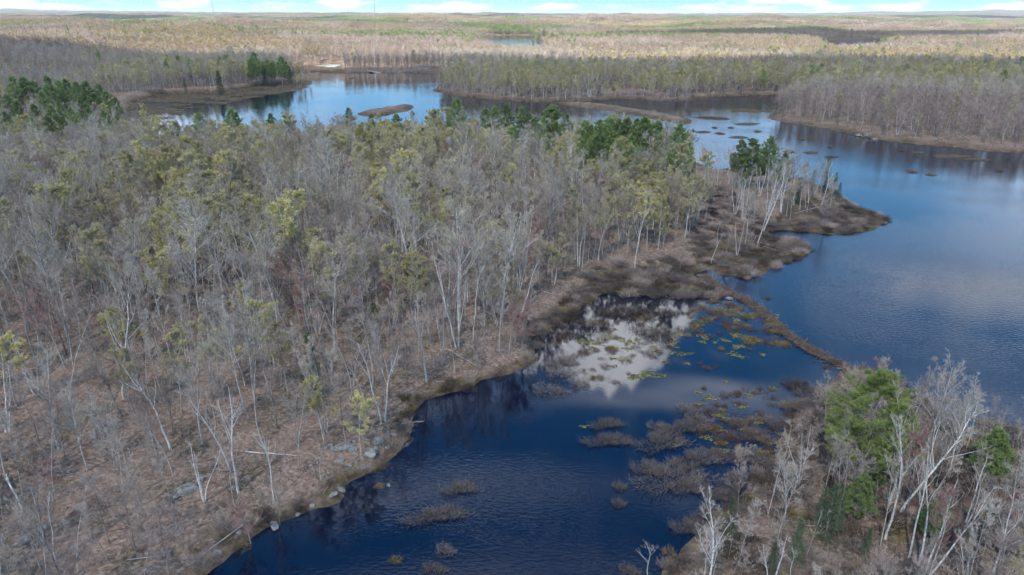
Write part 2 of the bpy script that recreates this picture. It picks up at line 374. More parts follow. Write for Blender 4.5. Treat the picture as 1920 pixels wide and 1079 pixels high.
def ground_mat():
    m, nt, b = MAT('forest_floor')
    g = nd(nt, 'ShaderNodeNewGeometry')
    def noise(sc, det=4, ro=0.6):
        n = nd(nt, 'ShaderNodeTexNoise'); n.inputs['Scale'].default_value = sc; n.inputs['Detail'].default_value = det; n.inputs['Roughness'].default_value = ro
        nt.links.new(g.outputs['Position'], n.inputs['Vector']); return n
    def ramp(src, stops):
        r = nd(nt, 'ShaderNodeValToRGB'); e = r.color_ramp.elements
        while len(e) < len(stops): e.new(0.5)
        for k, (p, c) in enumerate(stops): e[k].position = p; e[k].color = (*c, 1)
        nt.links.new(src, r.inputs[0]); return r
    vo = nd(nt, 'ShaderNodeTexVoronoi'); vo.inputs['Scale'].default_value = 3.2; nt.links.new(g.outputs['Position'], vo.inputs['Vector'])
    sepc = nd(nt, 'ShaderNodeSeparateColor'); nt.links.new(vo.outputs['Color'], sepc.inputs[0])
    leaf = ramp(sepc.outputs[0], [(0.0, (0.095, 0.062, 0.05)), (0.45, (0.225, 0.152, 0.11)), (0.8, (0.34, 0.25, 0.195)), (1.0, (0.46, 0.37, 0.31))])
    patch = ramp(noise(0.16, 5, 0.65).outputs[0], [(0.34, (0.075, 0.075, 0.042)), (0.43, (0.115, 0.10, 0.075)), (0.53, (0.215, 0.155, 0.12)), (0.68, (0.30, 0.215, 0.165))])
    mixl = nd(nt, 'ShaderNodeMix', data_type='RGBA'); mixl.inputs[0].default_value = 0.55
    nt.links.new(leaf.outputs[0], mixl.inputs[6]); nt.links.new(patch.outputs[0], mixl.inputs[7])
    at = nd(nt, 'ShaderNodeAttribute', attribute_name='wet')            # 0 leaf litter .. 1 sedge and peat
    sed = ramp(noise(0.55, 6, 0.7).outputs[0], [(0.36, (0.03, 0.025, 0.02)), (0.5, (0.08, 0.058, 0.04)), (0.62, (0.155, 0.125, 0.06)), (0.75, (0.085, 0.06, 0.042))])
    mix2 = nd(nt, 'ShaderNodeMix', data_type='RGBA'); nt.links.new(at.outputs['Fac'], mix2.inputs[0])
    nt.links.new(mixl.outputs[2], mix2.inputs[6]); nt.links.new(sed.outputs[0], mix2.inputs[7])
    nt.links.new(mix2.outputs[2], b.inputs['Base Color'])
    bn = noise(2.4, 5, 0.75); bp = nd(nt, 'ShaderNodeBump'); bp.inputs['Strength'].default_value = 0.8; bp.inputs['Distance'].default_value = 0.25
    nt.links.new(bn.outputs[0], bp.inputs['Height']); nt.links.new(bp.outputs[0], b.inputs['Normal'])
    b.inputs['Roughness'].default_value = 0.95; b.inputs['Specular IOR Level'].default_value = 0.1
    return m
M_ground = ground_mat()

COVE = ground(1180, 640)
def water_mat():
    m, nt, b = MAT('lake_water')
    g = nd(nt, 'ShaderNodeNewGeometry')
    mp1 = nd(nt, 'ShaderNodeMapping'); mp1.inputs['Scale'].default_value = (1.0, 1.7, 1); mp1.inputs['Rotation'].default_value = (0, 0, 0.35)
    nt.links.new(g.outputs['Position'], mp1.inputs[0])
    n1 = nd(nt, 'ShaderNodeTexNoise'); n1.inputs['Scale'].default_value = 1.5; n1.inputs['Detail'].default_value = 3
    nt.links.new(mp1.outputs[0], n1.inputs['Vector'])
    n3 = nd(nt, 'ShaderNodeTexNoise'); n3.inputs['Scale'].default_value = 0.028; n3.inputs['Detail'].default_value = 4
    nt.links.new(g.outputs['Position'], n3.inputs['Vector'])
    # wind reaches the open lake, the weedy cove behind the dam lies still
    vs = nd(nt, 'ShaderNodeVectorMath', operation='DISTANCE'); nt.links.new(g.outputs['Position'], vs.inputs[0]); vs.inputs[1].default_value = (COVE[0], COVE[1], 0)
    ad = nd(nt, 'ShaderNodeMath', operation='MULTIPLY_ADD'); nt.links.new(n3.outputs[0], ad.inputs[0]); ad.inputs[1].default_value = 34.0; nt.links.new(vs.outputs['Value'], ad.inputs[2])
    mr = nd(nt, 'ShaderNodeMapRange', interpolation_type='SMOOTHSTEP'); nt.links.new(ad.outputs[0], mr.inputs[0])
    mr.inputs[1].default_value = 34; mr.inputs[2].default_value = 52; mr.inputs[3].default_value = 0.016; mr.inputs[4].default_value = 0.12
    A_, B_ = ground(1335, 530), ground(1590, 690); nrm_ = np.array([(B_ - A_)[1], -(B_ - A_)[0]]); nrm_ /= np.linalg.norm(nrm_)
    if nrm_ @ (ground(1700, 500) - A_) < 0: nrm_ = -nrm_
    dp = nd(nt, 'ShaderNodeVectorMath', operation='DOT_PRODUCT'); nt.links.new(g.outputs['Position'], dp.inputs[0]); dp.inputs[1].default_value = (nrm_[0], nrm_[1], 0)
    ml = nd(nt, 'ShaderNodeMapRange', interpolation_type='SMOOTHSTEP'); nt.links.new(dp.outputs['Value'], ml.inputs[0])
    ml.inputs[1].default_value = float(nrm_ @ A_) + 1; ml.inputs[2].default_value = float(nrm_ @ A_) + 25; ml.inputs[3].default_value = 0.0; ml.inputs[4].default_value = 0.16
    sm = nd(nt, 'ShaderNodeMath', operation='ADD'); nt.links.new(mr.outputs[0], sm.inputs[0]); nt.links.new(ml.outputs[0], sm.inputs[1])
    wl_ = nd(nt, 'ShaderNodeMapRange'); nt.links.new(n3.outputs[0], wl_.inputs[0]); wl_.inputs[1].default_value = 0.38; wl_.inputs[2].default_value = 0.62; wl_.inputs[3].default_value = 0.45; wl_.inputs[4].default_value = 1.5
    gust = nd(nt, 'ShaderNodeMath', operation='MULTIPLY'); nt.links.new(sm.outputs[0], gust.inputs[0]); nt.links.new(wl_.outputs[0], gust.inputs[1])
    bp = nd(nt, 'ShaderNodeBump'); bp.inputs['Distance'].default_value = 0.10
    nt.links.new(gust.outputs[0], bp.inputs['Strength']); nt.links.new(n1.outputs[0], bp.inputs['Height'])
    nt.links.new(bp.outputs[0], b.inputs['Normal'])
    b.inputs['Base Color'].default_value = (0.0003, 0.0035, 0.017, 1)
    b.inputs['Roughness'].default_value = 0.04
    b.inputs['IOR'].default_value = 1.5
    return m
M_water = water_mat()

def tag(o, label=None, cat=None, group=None, kind=None):
    if label: o['label'] = label
    if cat: o['category'] = cat
    if group: o['group'] = group
    if kind: o['kind'] = kind
    return o
def obj(name, me, parent=None, loc=None, rot=None, scl=None):
    o = bpy.data.objects.new(name, me); COL.objects.link(o)
    if parent is not None: o.parent = parent
    if loc is not None: o.location = loc
    if rot is not None: o.rotation_euler = rot
    if scl is not None: o.scale = scl
    return o

# ------------------------------------------------------------------ ground sheet, water
def steps(segs):
    out = []
    for a, b, s in segs:
        out += list(np.arange(a, b, s))
    return out
def grow_steps(a, b, s, g):
    out = []; v = a
    while v < b: out.append(v); v += s; s *= g
    return out + [b]
xs_pos = steps([(0, 130, 1.1), (130, 420, 3.5), (420, 1300, 14)]) + grow_steps(1300, 60000, 30, 1.13)
xs = np.array([-v for v in xs_pos[:0:-1]] + xs_pos)
ys = np.array([-60000, -8000, -1500, -300, -60, -10] + steps([(15, 205, 1.0), (205, 520, 2.6), (520, 1900, 11)]) + grow_steps(1900, 78000, 26, 1.12))
GX, GY = np.meshgrid(xs, ys)
gsd = shore_sd(GX.ravel(), GY.ravel())
gz = height(GX.ravel(), GY.ravel(), gsd)
V = np.stack([GX.ravel(), GY.ravel(), gz], -1)
nx, ny = len(xs), len(ys)
ii = (np.arange(ny - 1)[:, None] * nx + np.arange(nx - 1)[None]).ravel()
F = np.stack([ii, ii + 1, ii + nx + 1, ii + nx], -1)
me = mesh_from('ground', V, [F], [M_ground], smooth=True)
rr_ = np.hypot(GX.ravel(), GY.ravel())
wet = np.clip(1.25 - gsd / np.clip(rr_ / 60, 1.6, 7), 0, 1) * np.clip(0.35 + fbm(GX.ravel() / 9, GY.ravel() / 9, 41), 0, 1)
wet = np.maximum(wet, np.maximum(marsh_mask(GX.ravel(), GY.ravel()), inside(WETLAND, GX.ravel(), GY.ravel()) * 0.8))
at = me.attributes.new('wet', 'FLOAT', 'POINT'); at.data.foreach_set('value', wet.astype(np.float32))
tag(obj('ground', me), 'leaf strewn forest floor and sedge banks reaching to the horizon', None, None, 'structure')
wme = mesh_from('water', np.array([[-60500, -60500, 0], [60500, -60500, 0], [60500, 78500, 0], [-60500, 78500, 0.0]]), [np.array([[0, 1, 2, 3]])], [M_water])
tag(obj('water', wme), 'dark blue lake water rippled by wind, still in the weedy cove', None, None, 'structure')

# ------------------------------------------------------------------ tree makers: each returns (trunk Geo, crown Geo)
def stems(H, n, spread, wob, r0, K=10, top=0.35, lean=0.0):
    P = np.zeros((n, K, 3))
    for s in range(n):
        a = s * 2 * math.pi / max(n, 1) + rng.uniform(0, 1.5)
        sp = spread * rng.uniform(0.5, 1.2) if n > 1 else lean
        d = np.array([math.cos(a) * sp, math.sin(a) * sp, 1.0]); d /= np.linalg.norm(d)
        h = H * (rng.uniform(0.78, 1.0) if n > 1 else 1.0)
        p = np.array([math.cos(a), math.sin(a), 0]) * (0.18 if n > 1 else 0); p[2] = -0.5
        st = (h + 0.5) / (K - 1)
        for k in range(K):
            P[s, k] = p; p = p + d * st
            d = d + rng.normal(size=3) * wob * np.array([1, 1, 0.2]); d[2] += 0.06; d /= np.linalg.norm(d)
    R = np.broadcast_to(r0 * (np.linspace(1, 0.16, K) ** 0.9), (n, K)).copy(); R[:, 0] *= 1.35
    return P, R

def bare(H=15, n=1, spread=0.18, r0=0.13, limbs=15, l1=0.34, t0=0.34, a1=42, n2=8, n3=7, n4=5, wob=0.05, wl=1.0, bud=0, bsz=0.09, up=0.35, lod=0, lean=0.0):
    tr, cr = Geo(), Geo()
    P, R = stems(H, n, spread, wob, r0 if n == 1 else r0 * 0.85, lean=lean)
    tr.add(*tubes(P, R, 6 if lod == 0 else 4))
    nl = max(3, int(limbs / (n ** 0.5)))
    C1, R1, L1 = grow(P, nl, (t0, 0.97), a1, l1 / (1 if n == 1 else 1.25), 7 if lod == 0 else 4, 0.52, up, 0.10, R=R, lshape=0.62)
    R1 = np.maximum(R1, 0.014)
    (tr if lod == 0 else tr).add(*tubes(C1, R1, 4 if lod == 0 else 3))
    ends = [C1[:, -1]]
    if lod == 0:
        C2, R2, L2 = grow(C1, n2, (0.2, 1.0), 38, 0.46, 5, 0.017 * wl, up * 0.8, 0.12)
        cr.add(*tubes(C2, R2, 3))
        C3, R3, L3 = grow(C2, n3, (0.15, 1.0), 36, 0.5, 3, 0.0105 * wl, 0.3, 0.14, minlen=0.3)
        cr.add(*tubes(C3, R3, 2))
        C4, R4, L4 = grow(C3, n4, (0.1, 1.0), 35, 0.62, 2, 0.0075 * wl, 0.25, 0.1, minlen=0.22)
        cr.add(*tubes(C4, R4, 2))
        # twigs straight off the leader
        C5, R5, L5 = grow(P, 26, (t0, 1.0), 50, 0.10, 3, 0.012 * wl, 0.3)
        cr.add(*tubes(C5, R5, 2))
        tip = C4
    elif lod == 1:
        C2, R2, L2 = grow(C1, n2, (0.15, 1.0), 40, 0.5, 3, 0.026 * wl, up * 0.8, 0.12)
        cr.add(*tubes(C2, R2, 2))
        C3, R3, L3 = grow(C2, n3, (0.15, 1.0), 38, 0.55, 2, 0.022 * wl, 0.3, 0.14, minlen=0.5)
        cr.add(*tubes(C3, R3, 2)); tip = C3
    else:
        C2, R2, L2 = grow(C1, n2, (0.1, 1.0), 42, 0.62, 2, 0.07 * wl, up * 0.8, 0.12, minlen=0.9)
        cr.add(*tubes(C2, R2, 2)); tip = C2
    if bud:
        k = rng.integers(0, len(tip), bud); t = rng.random((bud, 1))
        c = tip[k, 0] * (1 - t) + tip[k, -1] * t + rng.normal(size=(bud, 3)) * 0.06
        hi = c[:, 2] > H * 0.30
        V, F = specks(c[hi], bsz); cr.add(V, F, 1)
    return tr, cr

def pine(H=15, r0=0.19, whorls=15, t0=0.3, lmax=3.7, nb=10, tuft=6, bl=14, blen=0.38, bw=0.062, lod=0, irr=0.35):
    """white pine: tiers of near-level limbs carrying upswept plumes of needles"""
    tr, cr = Geo(), Geo()
    P, R = stems(H, 1, 0, 0.015, r0); tr.add(*tubes(P, R, 6 if lod == 0 else 4))
    lines = []; rad = []
    K = 5
    for w in range(whorls):
        t = t0 + (1 - t0) * (w + 0.5) / whorls
        z = H * t
        ll = lmax * (1 - ((t - t0) / (1 - t0)) ** 1.6) ** 0.8 * (0.55 + 0.45 * min(1, (t - t0) / 0.18)) + 0.35
        n = 5 if lod == 0 else 4
        a0 = rng.uniform(0, 6.28)
        for j in range(n):
            a = a0 + j * 6.283 / n + rng.normal() * 0.3
            l = ll * rng.uniform(1 - irr, 1 + irr * 0.55)
            el = math.radians(rng.normal(8 + 45 * max(0, t - 0.7) / 0.3, 7))
            p = np.array([P[0, int(t * 9 * 0.999), 0], P[0, int(t * 9 * 0.999), 1], z + rng.normal() * 0.15])
            ln = []
            for k in range(K):
                ln.append(p.copy())
                p = p + np.array([math.cos(a) * math.cos(el), math.sin(a) * math.cos(el), math.sin(el)]) * l / (K - 1)
                el += 0.09; a += rng.normal() * 0.08
            lines.append(ln); rad.append(np.linspace(0.05, 0.012, K) * (0.5 + l / lmax * 0.6))
    C1 = np.array(lines); R1 = np.array(rad)
    tr.add(*tubes(C1, R1, 4 if lod == 0 else 3))
    C2, R2, L2 = grow(C1, nb, (0.28, 1.0), 48, 0.36, 3, 0.012, 0.35, 0.1, minlen=0.35, lshape=0.45)
    if lod == 0: cr.add(*tubes(C2, R2, 3), 1)
    # tufts along the branchlets
    m = len(C2) * tuft
    k = np.repeat(np.arange(len(C2)), tuft); t = rng.uniform(0.25, 1.05, (m, 1))
    c = C2[k, 0] * (1 - t) + C2[k, -1] * t
    d = unit(C2[k, -1] - C2[k, 0] + np.array([0, 0, 0.12]))
    O = np.repeat(c, bl, 0); D = unit(np.repeat(d, bl, 0) * 0.55 + rng.normal(size=(m * bl, 3)) * 0.55 + np.array([0, 0, 0.18]))
    cr.add(*blades(O, D, blen * rng.uniform(0.6, 1.2, m * bl), bw * rng.uniform(0.7, 1.3, m * bl)))
    return tr, cr

def spruce(H=11, r0=0.13, rows=26, rmax=1.9, nb=9, bl=26, blen=0.30, bw=0.055, lod=0):
    """narrow cone of drooping boughs"""
    tr, cr = Geo(), Geo()
    P, R = stems(H, 1, 0, 0.008, r0); tr.add(*tubes(P, R, 6 if lod == 0 else 4))
    lines = []
    for w in range(rows):
        t = 0.08 + 0.90 * w / rows
        for j in range(nb):
            a = rng.uniform(0, 6.283); l = rmax * (1 - t) ** 0.85 * rng.uniform(0.7, 1.15) + 0.12
            p = np.array([0, 0, H * t + rng.normal() * 0.1]); el = -0.1 - 0.35 * (1 - t) + rng.normal() * 0.08; ln = []
            for k in range(4):
                ln.append(p.copy()); p = p + np.array([math.cos(a) * math.cos(el), math.sin(a) * math.cos(el), math.sin(el)]) * l / 3; el += 0.16
            lines.append(ln)
    C = np.array(lines); 
    if lod == 0: cr.add(*tubes(C, np.full(C.shape[:2], 0.012), 3), 1)
    m = len(C); k = np.repeat(np.arange(m), bl); t = rng.uniform(0.12, 1, m * bl) * 3; i = np.minimum(t.astype(int), 2); w = (t - i)[:, None]
    O = C[k, i] * (1 - w) + C[k, i + 1] * w; d = unit(C[k, i + 1] - C[k, i])
    D = unit(d * 0.7 + rng.normal(size=O.shape) * 0.45 + np.array([0, 0, -0.12]))
    cr.add(*blades(O, D, blen * rng.uniform(0.6, 1.2, len(O)), bw))
    return tr, cr

def shrub(n=420, h=1.2, rad=1.3, wid=0.022, spread=0.55, sub=3):
    """dome of many upright twiggy stems"""
    g = Geo()
    a = rng.uniform(0, 6.283, n); r = rad * np.sqrt(rng.random(n))
    lob = 1 + 0.3 * np.sin(2 * a + rng.uniform(0, 6)) + 0.25 * np.sin(3 * a + rng.uniform(0, 6)) + 0.15 * np.sin(7 * a + rng.uniform(0, 6))
    O = np.stack([np.cos(a) * r * lob, np.sin(a) * r * lob, np.full(n, -0.15)], -1)
    D = unit(np.stack([np.cos(a) * r / rad * spread, np.sin(a) * r / rad * spread, np.ones(n)], -1) + rng.normal(size=(n, 3)) * 0.22)
    ln = h * (1 - 0.45 * (r / rad) ** 2) * rng.uniform(0.45, 1.2, n) * (0.65 + 0.7 * vnoise(O[:, 0] * 1.7 + 50, O[:, 1] * 1.7 + 50, n)) * np.where(rng.random(n) < 0.06, 1.5, 1)
    P = np.stack([O, O + D * ln[:, None] * 0.55, O + (D + rng.normal(size=(n, 3)) * 0.12) * ln[:, None]], 1)
    g.add(*tubes(P, np.broadcast_to(np.array([wid, wid * 0.7, wid * 0.35]) * 0.5, (n, 3)), 2))
    C, R, L = grow(P, sub, (0.35, 0.98), 34, 0.42, 2, wid * 0.32, 0.3, minlen=0.15)
    g.add(*tubes(C, R, 2))
    return g

# ------------------------------------------------------------------ source meshes (full, middle and far detail)
SRC = {}
def proto(kind, i, maker, tmat, cmats):
    tr, cr = maker()
    SRC.setdefault(kind, []).append((tr.mesh(kind + '_trunk', [tmat]), cr.mesh(kind + '_crown', cmats), tr, cr, tmat, cmats))
tw = [M_twig, M_twigp, M_twig, M_twigb, M_twig, M_twigp, M_twig, M_twigw, M_twigw, M_twigp, M_twig]
specs = [dict(H=15, limbs=16, l1=0.34), dict(H=13, limbs=18, l1=0.38, t0=0.25, a1=48), dict(H=16, n=3, spread=0.24, limbs=20, l1=0.34, t0=0.4),
         dict(H=14, limbs=14, l1=0.30, t0=0.42, a1=36), dict(H=17, limbs=20, l1=0.40, t0=0.36, a1=46, r0=0.19, wob=0.06), dict(H=11, limbs=15, l1=0.36, t0=0.22, a1=50, r0=0.09),
         dict(H=15, n=4, spread=0.30, limbs=22, l1=0.30, t0=0.42), dict(H=16, limbs=18, l1=0.36, t0=0.38, a1=40, r0=0.16, wob=0.07),
         dict(H=14, limbs=12, l1=0.22, t0=0.42, a1=36, r0=0.085, n2=6, n3=6), dict(H=12, limbs=11, l1=0.25, t0=0.36, a1=40, r0=0.075, n2=6, n3=6, wob=0.08), dict(H=15, limbs=9, l1=0.24, t0=0.5, a1=34, r0=0.10, n2=6, n3=6)]
for i, s in enumerate(specs):
    s.update(bud=[1500, 0, 0, 4000, 0, 0, 1500, 0, 0, 0, 0][i], bsz=0.055)
    proto('bare_tree', i, lambda: bare(**s), M_barkd if i in (1, 5) else M_bark, [tw[i], M_budp])
for i, s in enumerate([dict(H=14, limbs=18, l1=0.36, t0=0.3, a1=48, bud=15000, bsz=0.075), dict(H=12.5, limbs=16, l1=0.38, t0=0.32, a1=46, bud=14000, bsz=0.075),
                       dict(H=15, limbs=18, l1=0.32, t0=0.36, bud=11000, bsz=0.07), dict(H=13, n=2, spread=0.2, limbs=20, l1=0.34, t0=0.36, bud=10000, bsz=0.07)]):
    proto('leafing_tree', i, lambda: bare(**s), M_bark, [M_twig, M_bud if i < 2 else M_budg])
for i, s in enumerate([dict(H=10, limbs=15, l1=0.36, t0=0.28, a1=44, bud=2600, r0=0.09, bsz=0.07), dict(H=12, limbs=15, l1=0.34, t0=0.34, bud=1800, r0=0.10, bsz=0.07)]):
    proto('red_budded_tree', i, lambda: bare(**s), M_bark, [M_twigp, M_budr])
for i, s in enumerate([dict(H=14, n=1, limbs=8, l1=0.30, t0=0.48, a1=30, n2=4, n3=4, n4=3, r0=0.13, wob=0.07, up=0.55), dict(H=14, n=3, spread=0.22, limbs=12, l1=0.28, t0=0.5, a1=28, n2=4, n3=4, n4=3, r0=0.15, wob=0.07, up=0.5),
                       dict(H=12, n=2, spread=0.2, limbs=9, l1=0.32, t0=0.45, a1=34, n2=4, n3=3, n4=3, r0=0.13, wob=0.09, up=0.5), dict(H=15, limbs=10, l1=0.34, t0=0.42, a1=36, n2=5, n3=4, n4=4, r0=0.15, wob=0.08, up=0.45),
                       dict(H=13, n=1, limbs=7, l1=0.26, t0=0.55, a1=30, n2=3, n3=3, n4=2, r0=0.12, wob=0.10, up=0.5)]):
    proto('birch_tree', i, lambda: bare(**s), M_birch, [M_twigw])
for i, s in enumerate([dict(H=13, limbs=8, l1=0.2, t0=0.4, a1=55, n2=2, n3=2, n4=1, r0=0.15, wob=0.05, up=0.2), dict(H=9, limbs=5, l1=0.16, t0=0.45, a1=60, n2=2, n3=1, n4=1, r0=0.15, wob=0.07, up=0.1)]):
    proto('dead_tree', i, lambda: bare(**s), M_dead, [M_twigw])
for i, s in enumerate([dict(H=15), dict(H=13, lmax=3.3, t0=0.22, whorls=14), dict(H=16, lmax=4.1, t0=0.3, irr=0.5), dict(H=11, lmax=3.2, t0=0.15, whorls=13)]):
    proto('pine_tree', i, lambda: pine(**s), M_barkd, [M_needle, M_barkd])
proto('bright_pine', 0, lambda: pine(H=15, lmax=5.2, t0=0.26, whorls=16, nb=13, tuft=6, bl=13, irr=0.45, blen=0.42, bw=0.04), M_barkd, [M_needley, M_barkd])
for i, s in enumerate([dict(H=11), dict(H=8, rmax=1.5, rows=22), dict(H=13, rmax=2.3, rows=30)]):
    proto('spruce_tree', i, lambda: spruce(**s), M_barkd, [M_spruce, M_barkd])
SHR = []
for i, (n, h, r, m) in enumerate([(620, 1.15, 1.3, M_shrub), (540, 0.9, 1.2, M_shrub), (800, 1.1, 1.3, M_shrubg), (520, 0.95, 1.2, M_shrubg), (320, 0.55, 1.1, M_shrubr), (300, 0.5, 1.0, M_shrubr), (420, 0.6, 1.1, M_sedge), (420, 1.7, 1.2, M_twigp)]):
    SHR.append(shrub(n, h, r).mesh('shrub_stems', [m]))

HID = {}
def source_collection(name, meshes):
    c = bpy.data.collections.new(name)
    for i, me in enumerate(meshes):
        o = bpy.data.objects.new('%s_%02d' % (name, i), me); c.objects.link(o)
    HID[name] = c
    return c
def joined(tr, cr, tmat, cmats, name):
    g = Geo(); g.merge(tr, 0); g.merge(cr, 1)
    return g.mesh(name, [tmat] + cmats)

def scatter(name, coll, P, idx, rot, scl, label, cat=None):
    """one mass of plants as a single object: points carrying instances"""
    me = bpy.data.meshes.new(name)
    me.vertices.add(len(P)); me.vertices.foreach_set('co', np.ascontiguousarray(P, np.float32).ravel())
    a = me.attributes.new('pick', 'INT', 'POINT'); a.data.foreach_set('value', np.asarray(idx, np.int32))
    a = me.attributes.new('turn', 'FLOAT_VECTOR', 'POINT'); a.data.foreach_set('vector', np.ascontiguousarray(rot, np.float32).ravel())
    a = me.attributes.new('size', 'FLOAT_VECTOR', 'POINT'); a.data.foreach_set('vector', np.ascontiguousarray(scl, np.float32).ravel())
    me.update()
    o = obj(name, me)
    ng = bpy.data.node_groups.new(name + '_nodes', 'GeometryNodeTree')
    ng.interface.new_socket('Geometry', in_out='INPUT', socket_type='NodeSocketGeometry')
    ng.interface.new_socket('Geometry', in_out='OUTPUT', socket_type='NodeSocketGeometry')
    gi = ng.nodes.new('NodeGroupInput'); go = ng.nodes.new('NodeGroupOutput')
    ci = ng.nodes.new('GeometryNodeCollectionInfo'); ci.inputs[0].default_value = coll; ci.inputs[1].default_value = True; ci.inputs[2].default_value = True
    ip = ng.nodes.new('GeometryNodeInstanceOnPoints')
    def na(n, t):
        x = ng.nodes.new('GeometryNodeInputNamedAttribute'); x.data_type = t; x.inputs[0].default_value = n; return x.outputs[0]
    ng.links.new(gi.outputs[0], ip.inputs['Points']); ng.links.new(ci.outputs[0], ip.inputs['Instance'])
    ip.inputs['Pick Instance'].default_value = True
    ng.links.new(na('pick', 'INT'), ip.inputs['Instance Index'])
    ng.links.new(na('turn', 'FLOAT_VECTOR'), ip.inputs['Rotation'])
    ng.links.new(na('size', 'FLOAT_VECTOR'), ip.inputs['Scale'])
    ng.links.new(ip.outputs[0], go.inputs[0])
    md = o.modifiers.new('scatter', 'NODES'); md.node_group = ng
    tag(o, label, cat, None, 'stuff')
    return o
def turns(n, tilt=0.05):
    return np.stack([rng.normal(size=n) * tilt, rng.normal(size=n) * tilt, rng.uniform(0, 6.283, n)], -1)

# ------------------------------------------------------------------ where the near trees stand
# (kind, variant, x, y, scale, rz, tilt_x, tilt_y, hero label or None)
TREES = []
def variant(kind): return random.randrange(len(SRC[kind]))
PH = {k: [float(max(np.concatenate(t[2].V)[:, 2].max(), np.concatenate(t[3].V)[:, 2].max())) for t in v] for k, v in SRC.items()}
def place(kind, v, x, y, s=1.0, rz=None, tx=0.0, ty=0.0, label=None):
    TREES.append([kind, v, float(x), float(y), s, random.uniform(0, 6.28) if rz is None else rz, tx, ty, label])
def by_base(kind, v, px, py, ptop, label=None, lean=0.0, dx=None):
    """base pixel and top pixel -> place and size"""
    p = ground(px, py, 1.5)
    z0 = float(height(p[0:1], p[1:2])[0]); p = ground(px, py, max(z0, 0)); z0 = float(height(p[0:1], p[1:2])[0])
    d = fw - up * ((ptop - 539.5) / FPX)
    zt = CAMH + d[2] / d[1] * p[1]
    h = max(zt - z0, 2.0)
    place(kind, v, p[0], p[1], h / PH[kind][v], None, 0, lean, label)
def by_top(kind, v, px, py, h, label=None):
    """top pixel and height -> place"""
    p = ground(px, py, h + 2.0)
    z0 = float(height(p[0:1], p[1:2])[0]); p = ground(px, py, h + max(z0, 0))
    place(kind, v, p[0], p[1], h / PH[kind][v], None, 0, 0, label)

# birches and other white stems that stand out
for a in [('birch_tree', 1, 858, 652, 480, 'white three stemmed birch rising above the shore of the cove'), ('birch_tree', 2, 1085, 503, 392, 'white forked birch, leftmost of the pair above the brown shrub swamp', ),
          ('birch_tree', 3, 1122, 490, 390, 'white slender birch beside the forked birch above the shrub swamp'), ('birch_tree', 3, 1190, 508, 348, 'tallest white birch at the edge of the shrub swamp'),
          ('birch_tree', 1, 1165, 455, 355, 'white birch clump just behind the tallest swamp birch'), ('birch_tree', 2, 950, 505, 425, 'white forked birch with short crown among reddish maples'),
          ('birch_tree', 4, 975, 515, 430, 'thin white birch beside the reddish maples'), ('birch_tree', 0, 800, 722, 560, 'pale birch pair at the water edge above the cove mouth'),
          ('birch_tree', 4, 714, 795, 625, 'broken topped white birch near the grey boulder slope'), ('birch_tree', 0, 722, 790, 640, 'leaning white birch near the grey boulder slope'),
          ('birch_tree', 3, 432, 885, 705, 'white barked tree leaning over the leafy slope above the fallen log'), ('birch_tree', 0, 910, 375, 285, 'single white birch stem deep in the wood'),
          ('birch_tree', 4, 990, 350, 280, 'second white birch stem deep in the wood'), ('birch_tree', 0, 845, 440, 345, 'pale birch with broken crown in mid wood'),
          ('birch_tree', 1, 785, 515, 375, 'pale birch clump in the middle of the wood'), ('birch_tree', 1, 1440, 392, 292, 'white birch clump in front of the bright pines on the lake point'),
          ('birch_tree', 2, 1465, 392, 298, 'white forked birch beside the pines on the lake point'), ('birch_tree', 3, 1488, 385, 305, 'white birch nearest the dark spruces on the lake point'),
          ('birch_tree', 0, 1420, 460, 335, 'leaning white birch by the fallen logs on the lake point'), ('birch_tree', 3, 1432, 435, 300, 'tall white birch leaning right on the lake point'),
          ('birch_tree', 0, 1400, 385, 300, 'white birch stem under the bright pines'), ('birch_tree', 4, 1515, 380, 310, 'thin white birch among the spruces'), ('birch_tree', 4, 1540, 385, 300, 'thin leaning birch at the tip of the lake point'),
          ('birch_tree', 0, 1320, 355, 270, 'white birch standing clear of the water behind'), ('birch_tree', 4, 1240, 340, 255, 'white birch under the dark pine stand'), ('birch_tree', 0, 1265, 350, 262, 'second white birch under the dark pine stand'),
          ('birch_tree', 3, 1668, 945, 722, 'tall white birch behind the big bright pine'), ('birch_tree', 3, 1690, 960, 738, 'white birch leaning right beside the big bright pine'),
          ('birch_tree', 0, 1705, 1045, 850, 'straight white birch low on the near point'), ('birch_tree', 4, 1722, 1062, 880, 'second straight white birch low on the near point'),
          ('birch_tree', 2, 1740, 1075, 885, 'white forked birch leaning right on the near point'), ('birch_tree', 2, 1810, 985, 852, 'white forked snag like birch on the near point'),
          ('birch_tree', 2, 1440, 1110, 1000, 'white forked birch at the bottom of the near point'), ('birch_tree', 4, 1480, 1100, 1010, 'short white birch at the bottom of the near point'),
          ('birch_tree', 3, 1660, 1010, 800, 'pale birch in the middle of the near point'), ('birch_tree', 3, 1790, 1160, 1010, 'pale birch crown at the bottom edge of the near point'),
          ('birch_tree', 4, 1215, 1110, 990, 'small birch with brown leaves beside the dark water')]:
    lean = {1668: 0.03, 1690: 0.22, 1705: -0.05, 1740: 0.25, 1420: 0.12, 1432: 0.14, 1540: 0.2, 432: -0.14, 722: 0.1}.get(a[2], random.uniform(-0.05, 0.05))
    by_base(a[0], a[1], a[2], a[3], a[4], a[5], lean)
